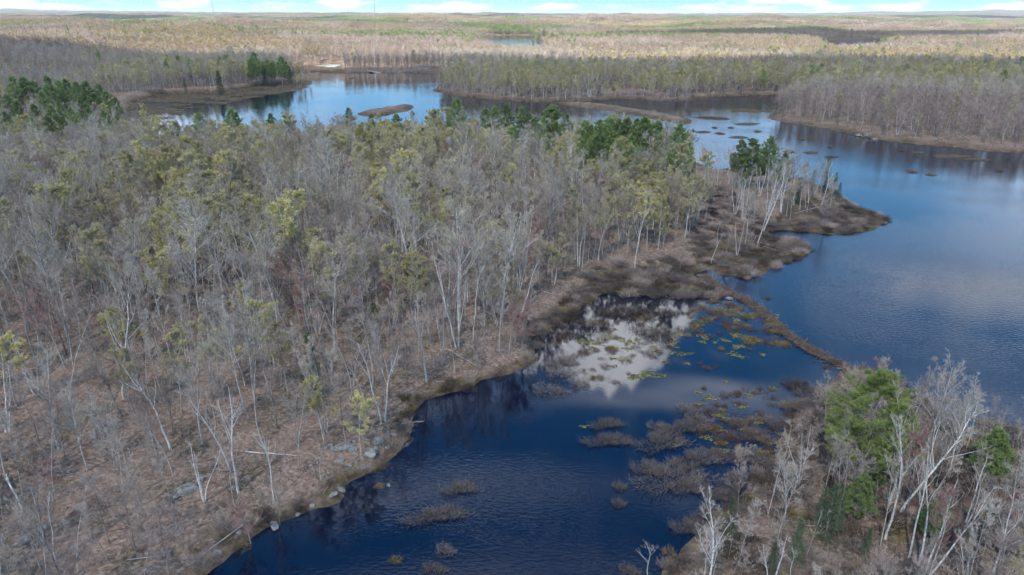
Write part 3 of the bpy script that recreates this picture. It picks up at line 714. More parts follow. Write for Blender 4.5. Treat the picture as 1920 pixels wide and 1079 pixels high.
# big bare trees
for a in [('bare_tree', 6, 610, 812, 605, 'pale many stemmed tree standing above the boulder slope'), ('bare_tree', 4, 425, 592, 388, 'broad spreading bare tree, largest crown in the wood'),
          ('bare_tree', 2, 620, 475, 300, 'tall pale clump of bare stems in the upper wood'), ('bare_tree', 7, 560, 470, 318, 'tall pale bare tree beside the clump of stems'),
          ('bare_tree', 6, 165, 590, 425, 'wide many stemmed pale tree in the left wood'), ('bare_tree', 7, 90, 600, 445, 'pale bare tree left of the wide many stemmed one'),
          ('bare_tree', 7, 235, 580, 480, 'short pale tree with crooked limbs in the left wood'), ('bare_tree', 1, 650, 840, 690, 'bare tree with yellowish twigs beside the boulders'),
          ('bare_tree', 5, 1360, 485, 398, 'small pale grey tree on the swampy neck'), ('bare_tree', 5, 1398, 478, 402, 'second small grey tree on the swampy neck'), ('bare_tree', 5, 1275, 508, 440, 'small grey tree at the swamp edge'),
          ('bare_tree', 7, 1560, 900, 770, 'grey spreading tree in front of the big bright pine'), ('bare_tree', 2, 1575, 960, 800, 'grey clump of stems left of the near birches'),
          ('bare_tree', 1, 285, 1040, 900, 'thin bare tree with crossed fallen branches at its foot'), ('bare_tree', 1, 205, 1020, 880, 'bare spreading tree low on the leafy slope'),
          ('bare_tree', 5, 525, 985, 880, 'small bent bare tree at the water edge'), ('bare_tree', 5, 1545, 430, 330, 'grey bare tree among the spruces'), ('bare_tree', 1, 1750, 820, 690, 'fine twigged bare tree reaching over the lake')]:
    by_base(*a)
for a in [('leafing_tree', 0, 485, 510, 360, 'bright yellow green tree beside the broad bare tree'), ('leafing_tree', 1, 245, 700, 575, 'yellow green low tree in the left wood'), ('leafing_tree', 0, 960, 420, 305, 'round yellow green tree in the upper wood'),
          ('leafing_tree', 1, 825, 405, 298, 'yellow green pair of crowns in the upper wood'), ('leafing_tree', 1, 30, 760, 630, 'yellow green tree at the left edge'), ('leafing_tree', 3, 410, 730, 590, 'dull yellow tree in front of the broad bare tree'),
          ('leafing_tree', 2, 540, 740, 600, 'dull yellow tree above the pale many stemmed tree'), ('leafing_tree', 2, 300, 600, 462, 'tall dull yellow tree left of the broad bare tree'), ('leafing_tree', 3, 620, 610, 500, 'dull yellow tree below the tall pale stems'),
          ('leafing_tree', 1, 1045, 340, 258, 'small bright yellow tree near the pine stand'), ('leafing_tree', 0, 825, 315, 232, 'yellow tree crown near the far edge of the wood'), ('leafing_tree', 3, 890, 500, 428, 'small dull yellow tree in mid wood'),
          ('leafing_tree', 1, 215, 430, 340, 'yellow green crown high in the left wood'), ('leafing_tree', 1, 1280, 412, 378, 'low yellow green bush on the swampy neck'), ('leafing_tree', 2, 1890, 1130, 1010, 'yellow green crown in the bottom right corner')]:
    by_base(*a)
for a in [('red_budded_tree', 0, 955, 668, 572, 'pinkish red budded maple at the shore of the cove'), ('red_budded_tree', 1, 1105, 420, 318, 'reddish maple in front of the pine stand'), ('red_budded_tree', 0, 985, 530, 440, 'reddish maple behind the shrub swamp'),
          ('red_budded_tree', 0, 745, 600, 500, 'reddish maple in the middle of the wood'), ('red_budded_tree', 1, 1740, 1090, 920, 'pinkish maple low on the near point'), ('red_budded_tree', 1, 1880, 1040, 890, 'pinkish maple at the edge of the near point'),
          ('red_budded_tree', 1, 60, 540, 425, 'reddish maple in the left wood'), ('red_budded_tree', 0, 1700, 960, 800, 'pinkish maple between the near birches'), ('red_budded_tree', 0, 470, 1020, 930, 'reddish twiggy tree hanging over the water')]:
    by_base(*a)
# pines and spruces
place_p = [('bright_pine', 0, 1612, 908, 682, 'big bright green pine on the near point')]
for a in place_p: by_base(*a)
by_base('spruce_tree', 1, 1490, 1055, 968, 'small dark green spruce low on the near point')
by_base('pine_tree', 3, 1845, 905, 800, 'rounded dark pine at the lake side of the near point')
by_base('pine_tree', 3, 1640, 915, 840, 'young pine under the big bright pine')
by_base('spruce_tree', 0, 1545, 1020, 900, 'dark spruce hidden among the near point twigs')
by_base('pine_tree', 3, 1735, 1010, 930, 'young pine between the near birches')
for n_, (kd, v_, bx_, by_, ty_, lb_) in enumerate([('spruce_tree', 0, 1535, 985, 905, 'dark spruce left of the grey clump of stems'), ('pine_tree', 3, 1600, 975, 885, 'low pine under the grey spreading tree'), ('spruce_tree', 2, 1565, 1000, 905, 'broad dark spruce in the near point thicket'),
        ('pine_tree', 1, 1860, 900, 812, 'second rounded pine at the lake side of the near point'), ('spruce_tree', 1, 1620, 1050, 985, 'small spruce below the straight white birches'), ('spruce_tree', 1, 1765, 1000, 935, 'small spruce between the leaning birches'), ('spruce_tree', 0, 1445, 1075, 1010, 'dark spruce behind the bottom forked birch')]):
    by_base(kd, v_, bx_, by_, ty_, lb_)
by_base('spruce_tree', 1, 705, 645, 565, 'dark green spruce standing in the wood behind the cove')
by_base('spruce_tree', 0, 590, 745, 620, 'dark spruce behind the pale many stemmed tree')
by_base('spruce_tree', 1, 1330, 380, 345, 'small dark spruce on the swampy neck')
for n, (x, y, h) in enumerate([(1392, 262, 14), (1412, 258, 15), (1448, 254, 15.5), (1432, 275, 12), (1475, 282, 12)]):
    by_top('pine_tree', n % 3, x, y, h, ['leftmost', 'second', 'tallest', 'low middle', 'rightmost'][n] + ' bright pine of the group on the lake point')
for n, (x, y, h) in enumerate([(1555, 300, 11), (1570, 322, 8), (1528, 318, 9), (1577, 340, 6), (1503, 330, 8)]):
    by_top('spruce_tree', n % 3, x, y, h, ['tallest pointed', 'second pointed', 'third pointed', 'smallest pointed', 'half hidden'][n] + ' dark spruce at the tip of the lake point')
STAND = [(1095, 228, 14), (1110, 235, 13), (1125, 226, 15), (1142, 222, 15), (1160, 225, 15), (1178, 220, 16), (1196, 224, 15), (1214, 222, 16), (1232, 230, 14), (1240, 250, 12), (1120, 255, 12),
         (1150, 250, 13), (1185, 252, 13), (1210, 255, 12), (1275, 232, 17), (1287, 262, 12), (858, 184, 17), (845, 205, 13), (910, 205, 13), (925, 200, 14), (952, 198, 15), (978, 200, 14), (992, 212, 12),
         (1032, 200, 16), (1063, 215, 12), (1005, 222, 11), (652, 196, 12), (745, 212, 11), (430, 205, 13), (442, 212, 12), (372, 214, 12), (326, 232, 10), (505, 215, 11), (695, 215, 11), (1020, 240, 12), (960, 240, 11), (1095, 262, 11), (540, 222, 11)]
for n, (x, y, h) in enumerate(STAND):
    by_top('pine_tree', n % 4, x, y - 4, h * 1.12)
LGROUP = [(18, 140, 19), (45, 143, 18), (62, 150, 16), (85, 140, 20), (105, 148, 17), (122, 147, 18), (140, 152, 17), (160, 150, 18), (182, 158, 16), (200, 172, 14), (215, 180, 13), (30, 188, 13), (60, 194, 12), (95, 196, 13), (130, 200, 12),
          (165, 198, 13), (190, 205, 12), (205, 215, 11), (25, 212, 11), (55, 216, 11), (85, 214, 12), (115, 218, 11), (145, 216, 11), (172, 220, 10), (200, 226, 9), (215, 222, 9), (5, 205, 12), (75, 170, 15), (150, 180, 14), (-25, 150, 18), (-60, 160, 17), (10, 175, 14), (110, 185, 13), (225, 205, 10)]
for n, (x, y, h) in enumerate(LGROUP):
    by_top('pine_tree', (n * 3) % 4, x, y, h)

# random filling of the woods
def fill(polyg, step, seed, minp=1.5):
    lo = polyg.min(0); hi = polyg.max(0)
    gx, gy = np.meshgrid(np.arange(lo[0], hi[0], step), np.arange(lo[1], hi[1], step))
    r = np.random.default_rng(seed)
    x = (gx + r.uniform(-0.48, 0.48, gx.shape) * step).ravel(); y = (gy + r.uniform(-0.48, 0.48, gx.shape) * step).ravel()
    m = inside(polyg, x, y)
    x, y = x[m], y[m]
    sd = shore_sd(x, y); k = sd > minp
    return x[k], y[k], sd[k]
WOOD = poly([(-420, 1480), (290, 1230), (375, 1085), (480, 1008), (580, 958), (665, 908), (745, 850), (752, 775), (830, 730), (930, 695), (985, 665), (985, 610), (1050, 545), (1150, 500), (1270, 488), (1310, 440),
             (1270, 380), (1290, 335), (1340, 322), (1300, 308), (1240, 290), (1000, 276), (700, 273), (400, 268), (240, 252), (210, 225), (-120, 208), (-420, 240)])
WOOD2 = poly([(1290, 1300), (1330, 1010), (1400, 930), (1470, 840), (1540, 755), (1600, 715), (1690, 745), (1760, 800), (1900, 815), (2080, 930), (2400, 1300)])
hero = np.array([[t[2], t[3]] for t in TREES])
for w, (PW, st) in enumerate([(WOOD, 3.5), (WOOD2, 3.0)]):
    x, y, sd = fill(PW, st, 50 + w)
    nn = fbm(x / 40, y / 40, 77, 3); n2 = fbm(x / 18, y / 18, 88, 3)
    q, py_, dp = project(x, y, np.full(len(x), 2.0))
    con = np.array([[t[2], t[3], t[4] * PH[t[0]][t[1]]] for t in TREES if t[0] in ('pine_tree', 'bright_pine', 'spruce_tree')])
    for i in range(len(x)):
        ray = con[:, :2] / np.hypot(con[:, 0], con[:, 1])[:, None]; dd = con[:, :2] - np.array([x[i], y[i]])
        along_ = (dd * ray).sum(1); side_ = np.abs(dd[:, 0] * ray[:, 1] - dd[:, 1] * ray[:, 0])
        if np.any((np.hypot(dd[:, 0], dd[:, 1]) < 2.6)): continue
        front = np.any((side_ < 2.6) & (along_ > 0) & (along_ < np.where(con[:, 1] > 150, 0.5 * con[:, 2] * con[:, 1] / 50, 9)))
        if q[i] < -260 or q[i] > 2180: continue
        if np.min((hero[:, 0] - x[i]) ** 2 + (hero[:, 1] - y[i]) ** 2) < 2.2: continue
        if w == 0 and py_[i] > 700 and random.random() < 0.22: continue      # open slope near the water
        if w == 1 and sd[i] < 5 and py_[i] < 900 and random.random() < 0.6: continue
        u = random.random()
        yl = np.clip((nn[i] - 0.38) * 2.8, 0.08, 0.6) * ((1 if py_[i] < 640 else 0.1) if w == 0 else 0.0)
        if u < yl: k = 'leafing_tree'
        elif u < yl + 0.035: k = 'red_budded_tree'
        elif u < yl + 0.11: k = 'birch_tree'
        elif u < yl + 0.135: k = 'dead_tree'
        elif w == 1 and u < yl + 0.165: k = 'spruce_tree'
        else: k = 'bare_tree'
        v = variant(k)
        if k == 'bare_tree' and v in (2, 6) and random.random() < 0.6: v = 3
        if k == 'bare_tree' and (py_[i] > 640 or w == 1): v = random.choice([1, 5, 7, 8, 9, 10, 8, 9])
        s = min(1.3, max(0.5, random.gauss(0.88, 0.2))) * (0.8 if sd[i] < 5 else 1) * ((0.72 if py_[i] > 830 else 0.5) if w == 1 else 1)
        if py_[i] > 760 and w == 0: s *= 0.85
        if random.random() < 0.18: s *= 0.6
        if front:
            if random.random() < 0.4: continue
            s *= 0.55
        elif py_[i] < 330 and w == 0: s *= 0.62 if 200 < q[i] < 620 and py_[i] < 300 else 0.8
        place(k, v, x[i], y[i], s, None, random.gauss(0, 0.05), random.gauss(0, 0.05))
# a few more trees on the swampy neck
NECK = poly([(1290, 470), (1340, 330), (1480, 345), (1570, 375), (1560, 400), (1450, 425), (1430, 480), (1330, 500)])
x, y, sd = fill(NECK, 4.6, 60)
for i in range(len(x)):
    if random.random() < 0.5: place(random.choice(['bare_tree', 'birch_tree', 'bare_tree']), random.choice([0, 3, 1, 4]), x[i], y[i], random.uniform(0.5, 0.8), None, random.gauss(0, 0.06), random.gauss(0, 0.06))
# white stems and pines along the far shores
for n, (px, py, pt) in enumerate([(865, 172, 122), (890, 173, 125), (955, 178, 135), (968, 176, 132), (985, 178, 145), (938, 180, 138), (1105, 182, 130), (1122, 180, 132), (1138, 184, 140), (1094, 178, 135), (1185, 183, 138), (850, 170, 135), (1330, 172, 140), (1480, 175, 150),
                                  (1520, 214, 160), (1532, 216, 165), (1545, 216, 158), (1556, 218, 172), (1608, 228, 178), (1618, 230, 180), (1660, 250, 215), (1682, 252, 200), (1710, 246, 182), (1765, 243, 192), (1740, 232, 168), (1905, 258, 195), (1840, 250, 205), (1880, 262, 215), (1500, 210, 180), (395, 165, 130), (500, 160, 132), (1590, 225, 185)]):
    by_base('birch_tree' if n % 4 else 'dead_tree', n % 5 if n % 4 else n % 2, px, py, pt, None, random.gauss(0, 0.08))
for n, (x, yb, y) in enumerate([(484, 162, 98), (497, 160, 122), (513, 160, 118), (545, 157, 124), (414, 178, 133), (362, 160, 112), (530, 160, 106), (348, 168, 148), (474, 163, 112), (1268, 183, 155), (1123, 180, 150), (1150, 176, 158), (505, 158, 110), (540, 156, 116)]):
    by_base('spruce_tree' if n in (1, 3, 4, 7, 9, 10) else 'pine_tree', n % 3, x, yb, y)
for n, (x, y, h) in enumerate([(182, 88, 16), (430, 84, 14), (448, 86, 13), (1020, 55, 20), (1010, 58, 18), (1035, 60, 19), (1050, 60, 18), (1680, 70, 17), (1700, 68, 17), (1660, 71, 16), (1640, 72, 15), (1000, 57, 18), (1025, 58, 17)]):
    by_top('pine_tree', n % 3, x, y, h)

# ------------------------------------------------------------------ things people can count: the trees that show largest
T = TREES
TX = np.array([t[2] for t in T]); TY = np.array([t[3] for t in T]); TZ = height(TX, TY)
qx, qy, qd = project(TX, TY, TZ + 6)
dist = np.hypot(np.hypot(TX, TY), CAMH)
inview = (qx > -40) & (qx < 1960) & (qy > 0) & (qy < 1140)
LM = [('the white fallen log on the leafy slope', ground(508, 850)), ('the grey boulders on the bank', ground(690, 835)), ('the three stemmed white birch by the cove', ground(858, 652)),
      ('the mossy knob at the cove mouth', ground(965, 690)), ('the pinkish maple by the cove', ground(955, 668)), ('the tallest white birch by the swamp', ground(1190, 508)), ('the broad spreading bare tree', ground(425, 592)),
      ('the round yellow green tree of the upper wood', ground(960, 420)), ('the wide many stemmed pale tree', ground(165, 590)), ('the big bright pine on the near point', ground(1612, 908)),
      ('the straight white birch of the near point', ground(1705, 1045)), ('the pointed spruces of the lake point', ground(1555, 400)), ('the fallen logs on the lake point', ground(1450, 462)),
      ('the mossy boulder on the leafy slope', ground(350, 915)), ('the dark spruce in the wood', ground(705, 645)), ('the tall pale clump of stems', ground(620, 475)), ('the bottom left corner of the slope', ground(60, 1040)),
      ('the yellow green tree at the left edge', ground(30, 760)), ('the dense pine stand at the far edge', ground(1170, 290)), ('the pine group on the far left', ground(110, 222)), ('the low islet in the channel', ground(735, 203)),
      ('the boulder on the far shore', ground(1625, 260)), ('the grassy tip of the far peninsula', ground(812, 172)), ('the marsh on the far left', ground(400, 190)), ('the rock ledges across the water', ground(760, 134))]
LMP = np.array([p for _, p in LM])
ORD = ['nearest', 'second', 'third', 'fourth', 'fifth', 'sixth', 'seventh', 'eighth', 'ninth', 'tenth', 'eleventh', 'twelfth', 'thirteenth', 'fourteenth', 'fifteenth', 'sixteenth', 'seventeenth', 'eighteenth', 'nineteenth']
TENS = {2: 'twenty', 3: 'thirty', 4: 'forty', 5: 'fifty', 6: 'sixty', 7: 'seventy', 8: 'eighty', 9: 'ninety'}
def ordinal(n):                                             # n from 0
    n += 1
    if n == 1: return 'nearest to'
    if n < 20: return ORD[n - 1] + ' nearest to'
    if n < 100:
        t, u = divmod(n, 10)
        return (TENS[t][:-1] + 'ieth' if u == 0 else TENS[t] + '-' + (['', 'first'] + ORD[1:9])[u]) + ' nearest to'
    return 'well away from'
def rank_labels(items, what):
    """items: list of (key, x, y); gives each a wording by its rank from the nearest landmark"""
    by = {}
    for k, x, y in items:
        d = np.hypot(LMP[:, 0] - x, LMP[:, 1] - y); j = int(np.argmin(d)); by.setdefault(j, []).append((d[j], k))
    out = {}
    for j, l in by.items():
        for n, (d, k) in enumerate(sorted(l)):
            out[k] = '%s, %s %s' % (what, ordinal(n), LM[j][0])
    return out
WHAT = {'bare_tree': ('bare grey tree', 'tree', 'bare trees of the near woods', 300), 'leafing_tree': ('yellow green budding tree', 'tree', 'budding yellow green trees', 220), 'birch_tree': ('white barked birch', 'birch', 'white birches', 200),
        'dead_tree': ('dead bleached tree', 'dead tree', 'dead standing trees', 60), 'red_budded_tree': ('reddish budded tree', 'tree', 'red budded maples', 90), 'pine_tree': ('green pine', 'pine', 'pines', 120), 'bright_pine': ('bright green pine', 'pine', 'pines', 5),
        'spruce_tree': ('dark green spruce', 'spruce', 'dark spruces', 60)}
def WID(kind, i): return 1.22 if kind == 'bright_pine' else 0.82 + 0.42 * ((i * 7919) % 101) / 100
rest = []
for kind, (what, cat, grp, lim) in WHAT.items():
    ids = [i for i in range(len(T)) if T[i][0] == kind]
    vis = sorted([i for i in ids if inview[i]], key=lambda i: (T[i][8] is None, dist[i] / T[i][4]))
    chosen = vis[:lim]; cs = set(chosen)
    rest += [i for i in ids if i not in cs]
    small = [i for i in chosen if T[i][8] is None]
    lab = rank_labels([(i, TX[i], TY[i]) for i in small], what)
    for i in chosen:
        k, v, x, y, s, rz, tx, ty, hl = T[i]
        e = obj('pine_tree' if kind == 'bright_pine' else kind, None, None, (x, y, TZ[i]), (tx, ty, rz), (s * WID(kind, i), s * WID(kind, i), s))
        if hl: e.rotation_euler = Matrix.Rotation(ty, 3, 'Y').to_4x4().to_3x3().__matmul__(Matrix.Rotation(rz, 3, 'Z')).to_euler()
        e.empty_display_size = 0.5
        tag(e, hl or lab[i], cat, grp)
        a, b = SRC[kind][v][:2]
        obj('trunk', a, e); obj('crown', b, e)

# the other near trees, past what anyone could pick out one by one
allsrc = []; index = {}
for kind in WHAT:
    for v, (a, b, tr, cr, tm, cm) in enumerate(SRC[kind]):
        index[(kind, v)] = len(allsrc); allsrc.append(joined(tr, cr, tm, cm, 'wood_source'))
cN = source_collection('wood_source', allsrc)
if rest:
    r = np.array(rest)
    scatter('forest', cN, np.stack([TX[r], TY[r], TZ[r]], -1), [index[(T[i][0], T[i][1])] for i in rest],
            np.array([[T[i][6], T[i][7], T[i][5]] for i in rest]), np.array([[T[i][4] * WID(T[i][0], i)] * 2 + [T[i][4]] for i in rest]), 'mass of bare and budding trees filling the near wood')

# ------------------------------------------------------------------ woods across the water (one mass)
def lods(lod):
    out = []
    if lod == 1:
        for tm, s in [(M_twig, dict(H=15)), (M_twigp, dict(H=14, a1=48)), (M_twigb, dict(H=15, n=2)), (M_twig, dict(H=16, t0=0.4))]:
            tr, cr = bare(limbs=15, n2=9, n3=5, lod=1, **s); out.append(joined(tr, cr, M_barkd if s.get('a1') or s.get('t0') else M_bark, [tm], 'far_tree'))
        for bm, nb in [(M_bud, 900), (M_budg, 700)]:
            tr, cr = bare(H=14, limbs=15, n2=9, n3=4, lod=1, bud=int(nb * 2.6), bsz=0.16); out.append(joined(tr, cr, M_bark, [M_twigb, bm], 'far_tree'))
        tr, cr = pine(nb=6, tuft=3, bl=7, blen=0.55, bw=0.13, lod=1); out.append(joined(tr, cr, M_barkd, [M_needle], 'far_tree'))
        tr, cr = bare(H=14, limbs=8, l1=0.28, t0=0.48, a1=30, n2=5, n3=3, lod=1, r0=0.16); out.append(joined(tr, cr, M_birch, [M_twigw], 'far_tree'))
    else:
        for tm, s in [(M_ftwig, dict(H=15)), (M_twigp, dict(H=14, a1=48)), (M_ftwigb, dict(H=15)), (M_ftwig, dict(H=16, t0=0.4))]:
            tr, cr = bare(limbs=13, n2=13, lod=2, r0=0.07, wl=0.85, up=0.2, **{**s, 'a1': 56, 't0': 0.3}); out.append(joined(tr, cr, M_ftwig, [tm], 'far_tree'))
        for bm, nb in [(M_fbud, 200), (M_fbud, 160)]:
            tr, cr = bare(H=14, limbs=11, n2=8, lod=2, bud=int(nb * 2), bsz=0.33); out.append(joined(tr, cr, M_bark, [M_ftwigb, bm], 'far_tree'))
        tr, cr = pine(whorls=9, nb=4, tuft=2, bl=5, blen=0.9, bw=0.34, lod=1); out.append(joined(tr, cr, M_barkd, [M_needle], 'far_tree'))
        tr, cr = bare(H=14, limbs=8, l1=0.28, t0=0.48, a1=30, n2=6, lod=2, r0=0.2); out.append(joined(tr, cr, M_birch, [M_twigw], 'far_tree'))
    return out
cM = source_collection('middle_source', lods(1))
cF = source_collection('far_source', lods(2))
def far_points(d0, d1, step, seed):
    r = np.random.default_rng(seed)
    gx, gy = np.meshgrid(np.arange(-d1 * 0.86, d1 * 0.86, step), np.arange(max(d0 * 0.7, 200), d1, step))
    x = (gx + r.uniform(-0.5, 0.5, gx.shape) * step).ravel(); y = (gy + r.uniform(-0.5, 0.5, gx.shape) * step).ravel()
    d = np.hypot(x, y); k = (d >= d0) & (d < d1) & (np.abs(x) < y * 0.84 + 40)
    x, y = x[k], y[k]
    return x, y
def species(x, y, n):
    """stands of one kind: grey, mauve, beige, yellow, conifer"""
    a = fbm(x / 170, y / 170, 101, 3); b = fbm(x / 230 + 9, y / 120, 131, 3); u = rng.random(n)
    c_ = fbm(x / 150 + 40, y / 150, 171, 3) + (rng.random(n) - 0.5) * 0.16
    idx = np.where(c_ < 0.42, 1, np.where(c_ < 0.49, 0, np.where(c_ < 0.56, 3, 2)))
    py = np.clip((a - 0.42) * 2.4, 0.03, 0.6); w = rng.random(n)
    idx = np.where(w < py, np.where(rng.random(n) < 0.25, 4, 5), idx)
    d = np.hypot(x, y)
    pc = np.clip((b - 0.58) * 6, 0.004, 0.9) * np.clip((d - 900) / 1400, 0.03, 1)
    idx = np.where(rng.random(n) < pc, 6, idx)
    idx = np.where(rng.random(n) < 0.03, 7, idx)
    return idx
for nm, coll, d0, d1, st, seed, lab in [('middle_forest', cM, 300, 760, 4.3, 201, 'bare and budding woods along the far shore of the lake'), ('distant_forest', cF, 760, 2300, 5.4, 202, 'wide sunlit and shaded woods beyond the lake')]:
    x, y = far_points(d0, d1, st, seed)
    sd = shore_sd(x, y)
    k = (sd > 2.2) & (marsh_mask(x, y) < 0.5) & ~inside(ISLAND, x, y) & ~inside(SPIT, x, y) & ~inside(ISLET, x, y)
    k &= fbm(x / 60, y / 60, 303, 3) > 0.27
    x, y, sd = x[k], y[k], sd[k]; z = height(x, y, sd); n = len(x)
    s = rng.uniform(0.75, 1.1, n) * np.where(sd < 14, 0.85, 1)
    scatter(nm, coll, np.stack([x, y, z], -1), species(x, y, n), turns(n), np.stack([s * (1.2 if st > 5 else 1)] * 2 + [s], -1), lab)
    print(nm, n)

# patches of canopy towards the horizon
def patch(tm, bm, share, con):
    g = Geo(); n = 64
    for i in range(n):
        cx, cy = ((i % 8) + rng.uniform(0.1, 0.9) - 4) * 6.25, ((i // 8) + rng.uniform(0.1, 0.9) - 4) * 6.25
        H = rng.uniform(11, 16)
        if rng.random() < con:
            m = 26; a = rng.uniform(0, 6.28, m); t = rng.uniform(0.15, 1, m); r = 3.0 * (1 - t) + 0.4
            O = np.stack([cx + np.cos(a) * r * 0.3, cy + np.sin(a) * r * 0.3, H * t], -1); D = unit(np.stack([np.cos(a), np.sin(a), -0.15 + 0 * a], -1))
            V, F = blades(O, D, r, 1.6); g.add(V, F, 2); continue
        m = 20; a = rng.uniform(0, 6.28, m); t = rng.uniform(0.3, 0.9, m)
        O = np.stack([cx + 0 * a, cy + 0 * a, H * t], -1); D = unit(np.stack([np.cos(a), np.sin(a), rng.uniform(0.3, 1.2, m)], -1))
        V, F = blades(O, D, H * 0.3 * rng.uniform(0.7, 1.2, m), 0.55); g.add(V, F, 0)
        V, F = blades(np.array([[cx, cy, -0.5]]), np.array([[0, 0, 1.0]]), H, 0.5); g.add(V, F, 0)
        m = 16 if rng.random() < share else 5
        c = np.stack([cx + rng.normal(size=m) * 1.9, cy + rng.normal(size=m) * 1.9, H * rng.uniform(0.55, 1.0, m)], -1)
        V, F = specks(c, 0.75); g.add(V, F, 1)
    return g.mesh('canopy_patch', [tm, bm, M_needle])
cP = source_collection('patch_source', [patch(M_ftwig, M_ftwigb, 0.4, 0.02), patch(M_ftwigb, M_ftwigb, 0.5, 0.02), patch(M_twigp, M_ftwig, 0.4, 0.03), patch(M_ftwigb, M_fbud, 0.4, 0.02), patch(M_ftwig, M_ftwig, 0.3, 0.35), patch(M_ftwig, M_twigp, 0.3, 0.9)])
PX = []
for d0, d1, st, k in [(2300, 6500, 46, 1.0), (6500, 26000, 110, 2.5)]:
    x, y = far_points(d0, d1, st, 300 + int(k)); z = height(x, y)
    ok = z > 0.2
    x, y, z = x[ok], y[ok], z[ok]; n = len(x)
    b = fbm(x / 900 + 3, y / 500, 401, 3); u = rng.random(n)
    c_ = fbm(x / 420 + 7, y / 420, 431, 3) + (u - 0.5) * 0.12
    idx = np.where(c_ < 0.42, 2, np.where(c_ < 0.5, 0, np.where(c_ < 0.6, 1, 3)))
    idx = np.where(b > 0.55, np.where(rng.random(n) < 0.6, 5, 4), idx)
    PX.append((np.stack([x, y, z], -1), idx, np.stack([np.zeros(n), np.zeros(n), rng.integers(0, 4, n) * 1.5708], -1), np.stack([np.full(n, k), np.full(n, k), np.full(n, 1.0)], -1)))
scatter('horizon_forest', cP, *[np.concatenate([p[j] for p in PX]) for j in range(4)], 'hazy band of woods running out to the horizon')

# ------------------------------------------------------------------ shrubs, sedge tufts and floating mats in and round the cove
SHRUBS = []                                    # (variant, x, y, sx, sy, sz, rz, hero label, kind name)
def shrub_at(px, py, w, h, v, sz=1.0, label=None, name='shrub'):
    c = ground(px, py); l = ground(px - w / 2, py); r = ground(px + w / 2, py); t = ground(px, py - h / 2); b = ground(px, py + h / 2)
    SHRUBS.append([v, c[0], c[1], abs(r[0] - l[0]) / 2.5, abs(t[1] - b[1]) / 2.5, sz, random.uniform(-0.25, 0.25), label, name])
for n, a in enumerate([(1185, 590, 80, 22, 0), (1228, 628, 66, 20, 0), (1112, 612, 60, 18, 0), (1062, 628, 55, 16, 1), (1140, 590, 44, 14, 1), (1245, 588, 40, 12, 1), (1052, 702, 60, 26, 3), (1085, 722, 40, 18, 3), (1032, 735, 70, 20, 3), (1060, 680, 40, 16, 2),
             (1245, 830, 74, 34, 2), (1288, 803, 62, 22, 2), (1240, 805, 50, 18, 3), (1265, 895, 105, 48, 2), (1312, 862, 72, 30, 2), (1215, 880, 40, 26, 2), (1300, 915, 60, 30, 2), (1402, 858, 62, 28, 2), (1412, 818, 50, 22, 2), (1388, 905, 60, 34, 2), (1355, 932, 42, 22, 2),
             (1330, 965, 46, 28, 2), (1298, 992, 52, 28, 2), (1475, 798, 42, 20, 2), (1500, 762, 50, 20, 2), (1440, 790, 44, 18, 3), (1140, 797, 46, 15, 2), (1146, 828, 70, 20, 2), (865, 918, 48, 20, 2), (822, 968, 88, 26, 2), (835, 1035, 40, 18, 3), (742, 1052, 34, 14, 6),
             (815, 1070, 50, 16, 3), (1162, 915, 26, 12, 3), (1160, 946, 28, 12, 3), (712, 913, 24, 9, 6), (1310, 790, 50, 20, 3), (1255, 1040, 44, 24, 6), (1540, 740, 60, 22, 2), (1495, 725, 40, 13, 0), (1380, 795, 40, 16, 3), (1290, 770, 44, 14, 3), (1530, 775, 60, 24, 2), (1450, 835, 40, 20, 3), (1180, 1075, 40, 20, 3)]):
    shrub_at(*a, sz=1.0 if a[4] != 3 else 0.8, name='sedge_tuft' if a[4] == 6 else 'shrub')
r2 = random.Random(5)
for a in [(1350, 585, 46, 14), (1325, 603, 30, 10), (1318, 575, 30, 10), (1375, 575, 34, 10), (1398, 598, 30, 10), (1385, 612, 34, 9), (1360, 612, 30, 9), (1330, 632, 24, 8), (1352, 655, 18, 6), (1327, 691, 28, 9), (1437, 642, 30, 9), (1470, 650, 24, 9), (1410, 635, 22, 7), (1455, 622, 26, 8), (1405, 655, 20, 6),
          (1313, 683, 12, 4), (1341, 687, 10, 4), (1551, 690, 24, 9), (1485, 727, 30, 9), (1425, 730, 14, 6), (1447, 731, 16, 6), (1386, 757, 26, 9), (1440, 560, 20, 6), (1300, 608, 20, 6), (1128, 710, 26, 11), (1155, 718, 24, 9), (1290, 630, 18, 6), (1150, 655, 34, 10), (1200, 610, 20, 6), (1095, 660, 24, 8), (1345, 760, 22, 8),
          (1425, 775, 18, 7), (1360, 790, 24, 8), (1320, 728, 12, 5), (1255, 650, 14, 5), (1235, 610, 14, 5)]:
    shrub_at(*a, v=r2.choice([4, 5, 4, 5, 6]), sz=r2.uniform(0.8, 1.2), name='sedge_tuft')
for Pz, cnt in ((poly([(1285, 585), (1340, 562), (1420, 578), (1470, 628), (1500, 652), (1440, 660), (1340, 640), (1290, 625)]), 75), (poly([(1290, 760), (1400, 725), (1520, 740), (1480, 810), (1420, 880), (1330, 850)]), 62), (poly([(1030, 640), (1120, 600), (1250, 590), (1290, 620), (1200, 700), (1060, 720)]), 50)):
    lo, hi = Pz.min(0), Pz.max(0); c_ = 0
    while c_ < cnt:
        x_, y_ = r2.uniform(lo[0], hi[0]), r2.uniform(lo[1], hi[1])
        if not inside(Pz, np.array([x_]), np.array([y_]))[0]: continue
        c_ += 1; w_ = r2.uniform(0.3, 1.1)
        SHRUBS.append([r2.choice([4, 5, 6, 4, 5]), x_, y_, w_ * r2.uniform(0.8, 1.6), w_, r2.uniform(0.5, 1.1), r2.uniform(0, 6.28), None, 'sedge_tuft'])
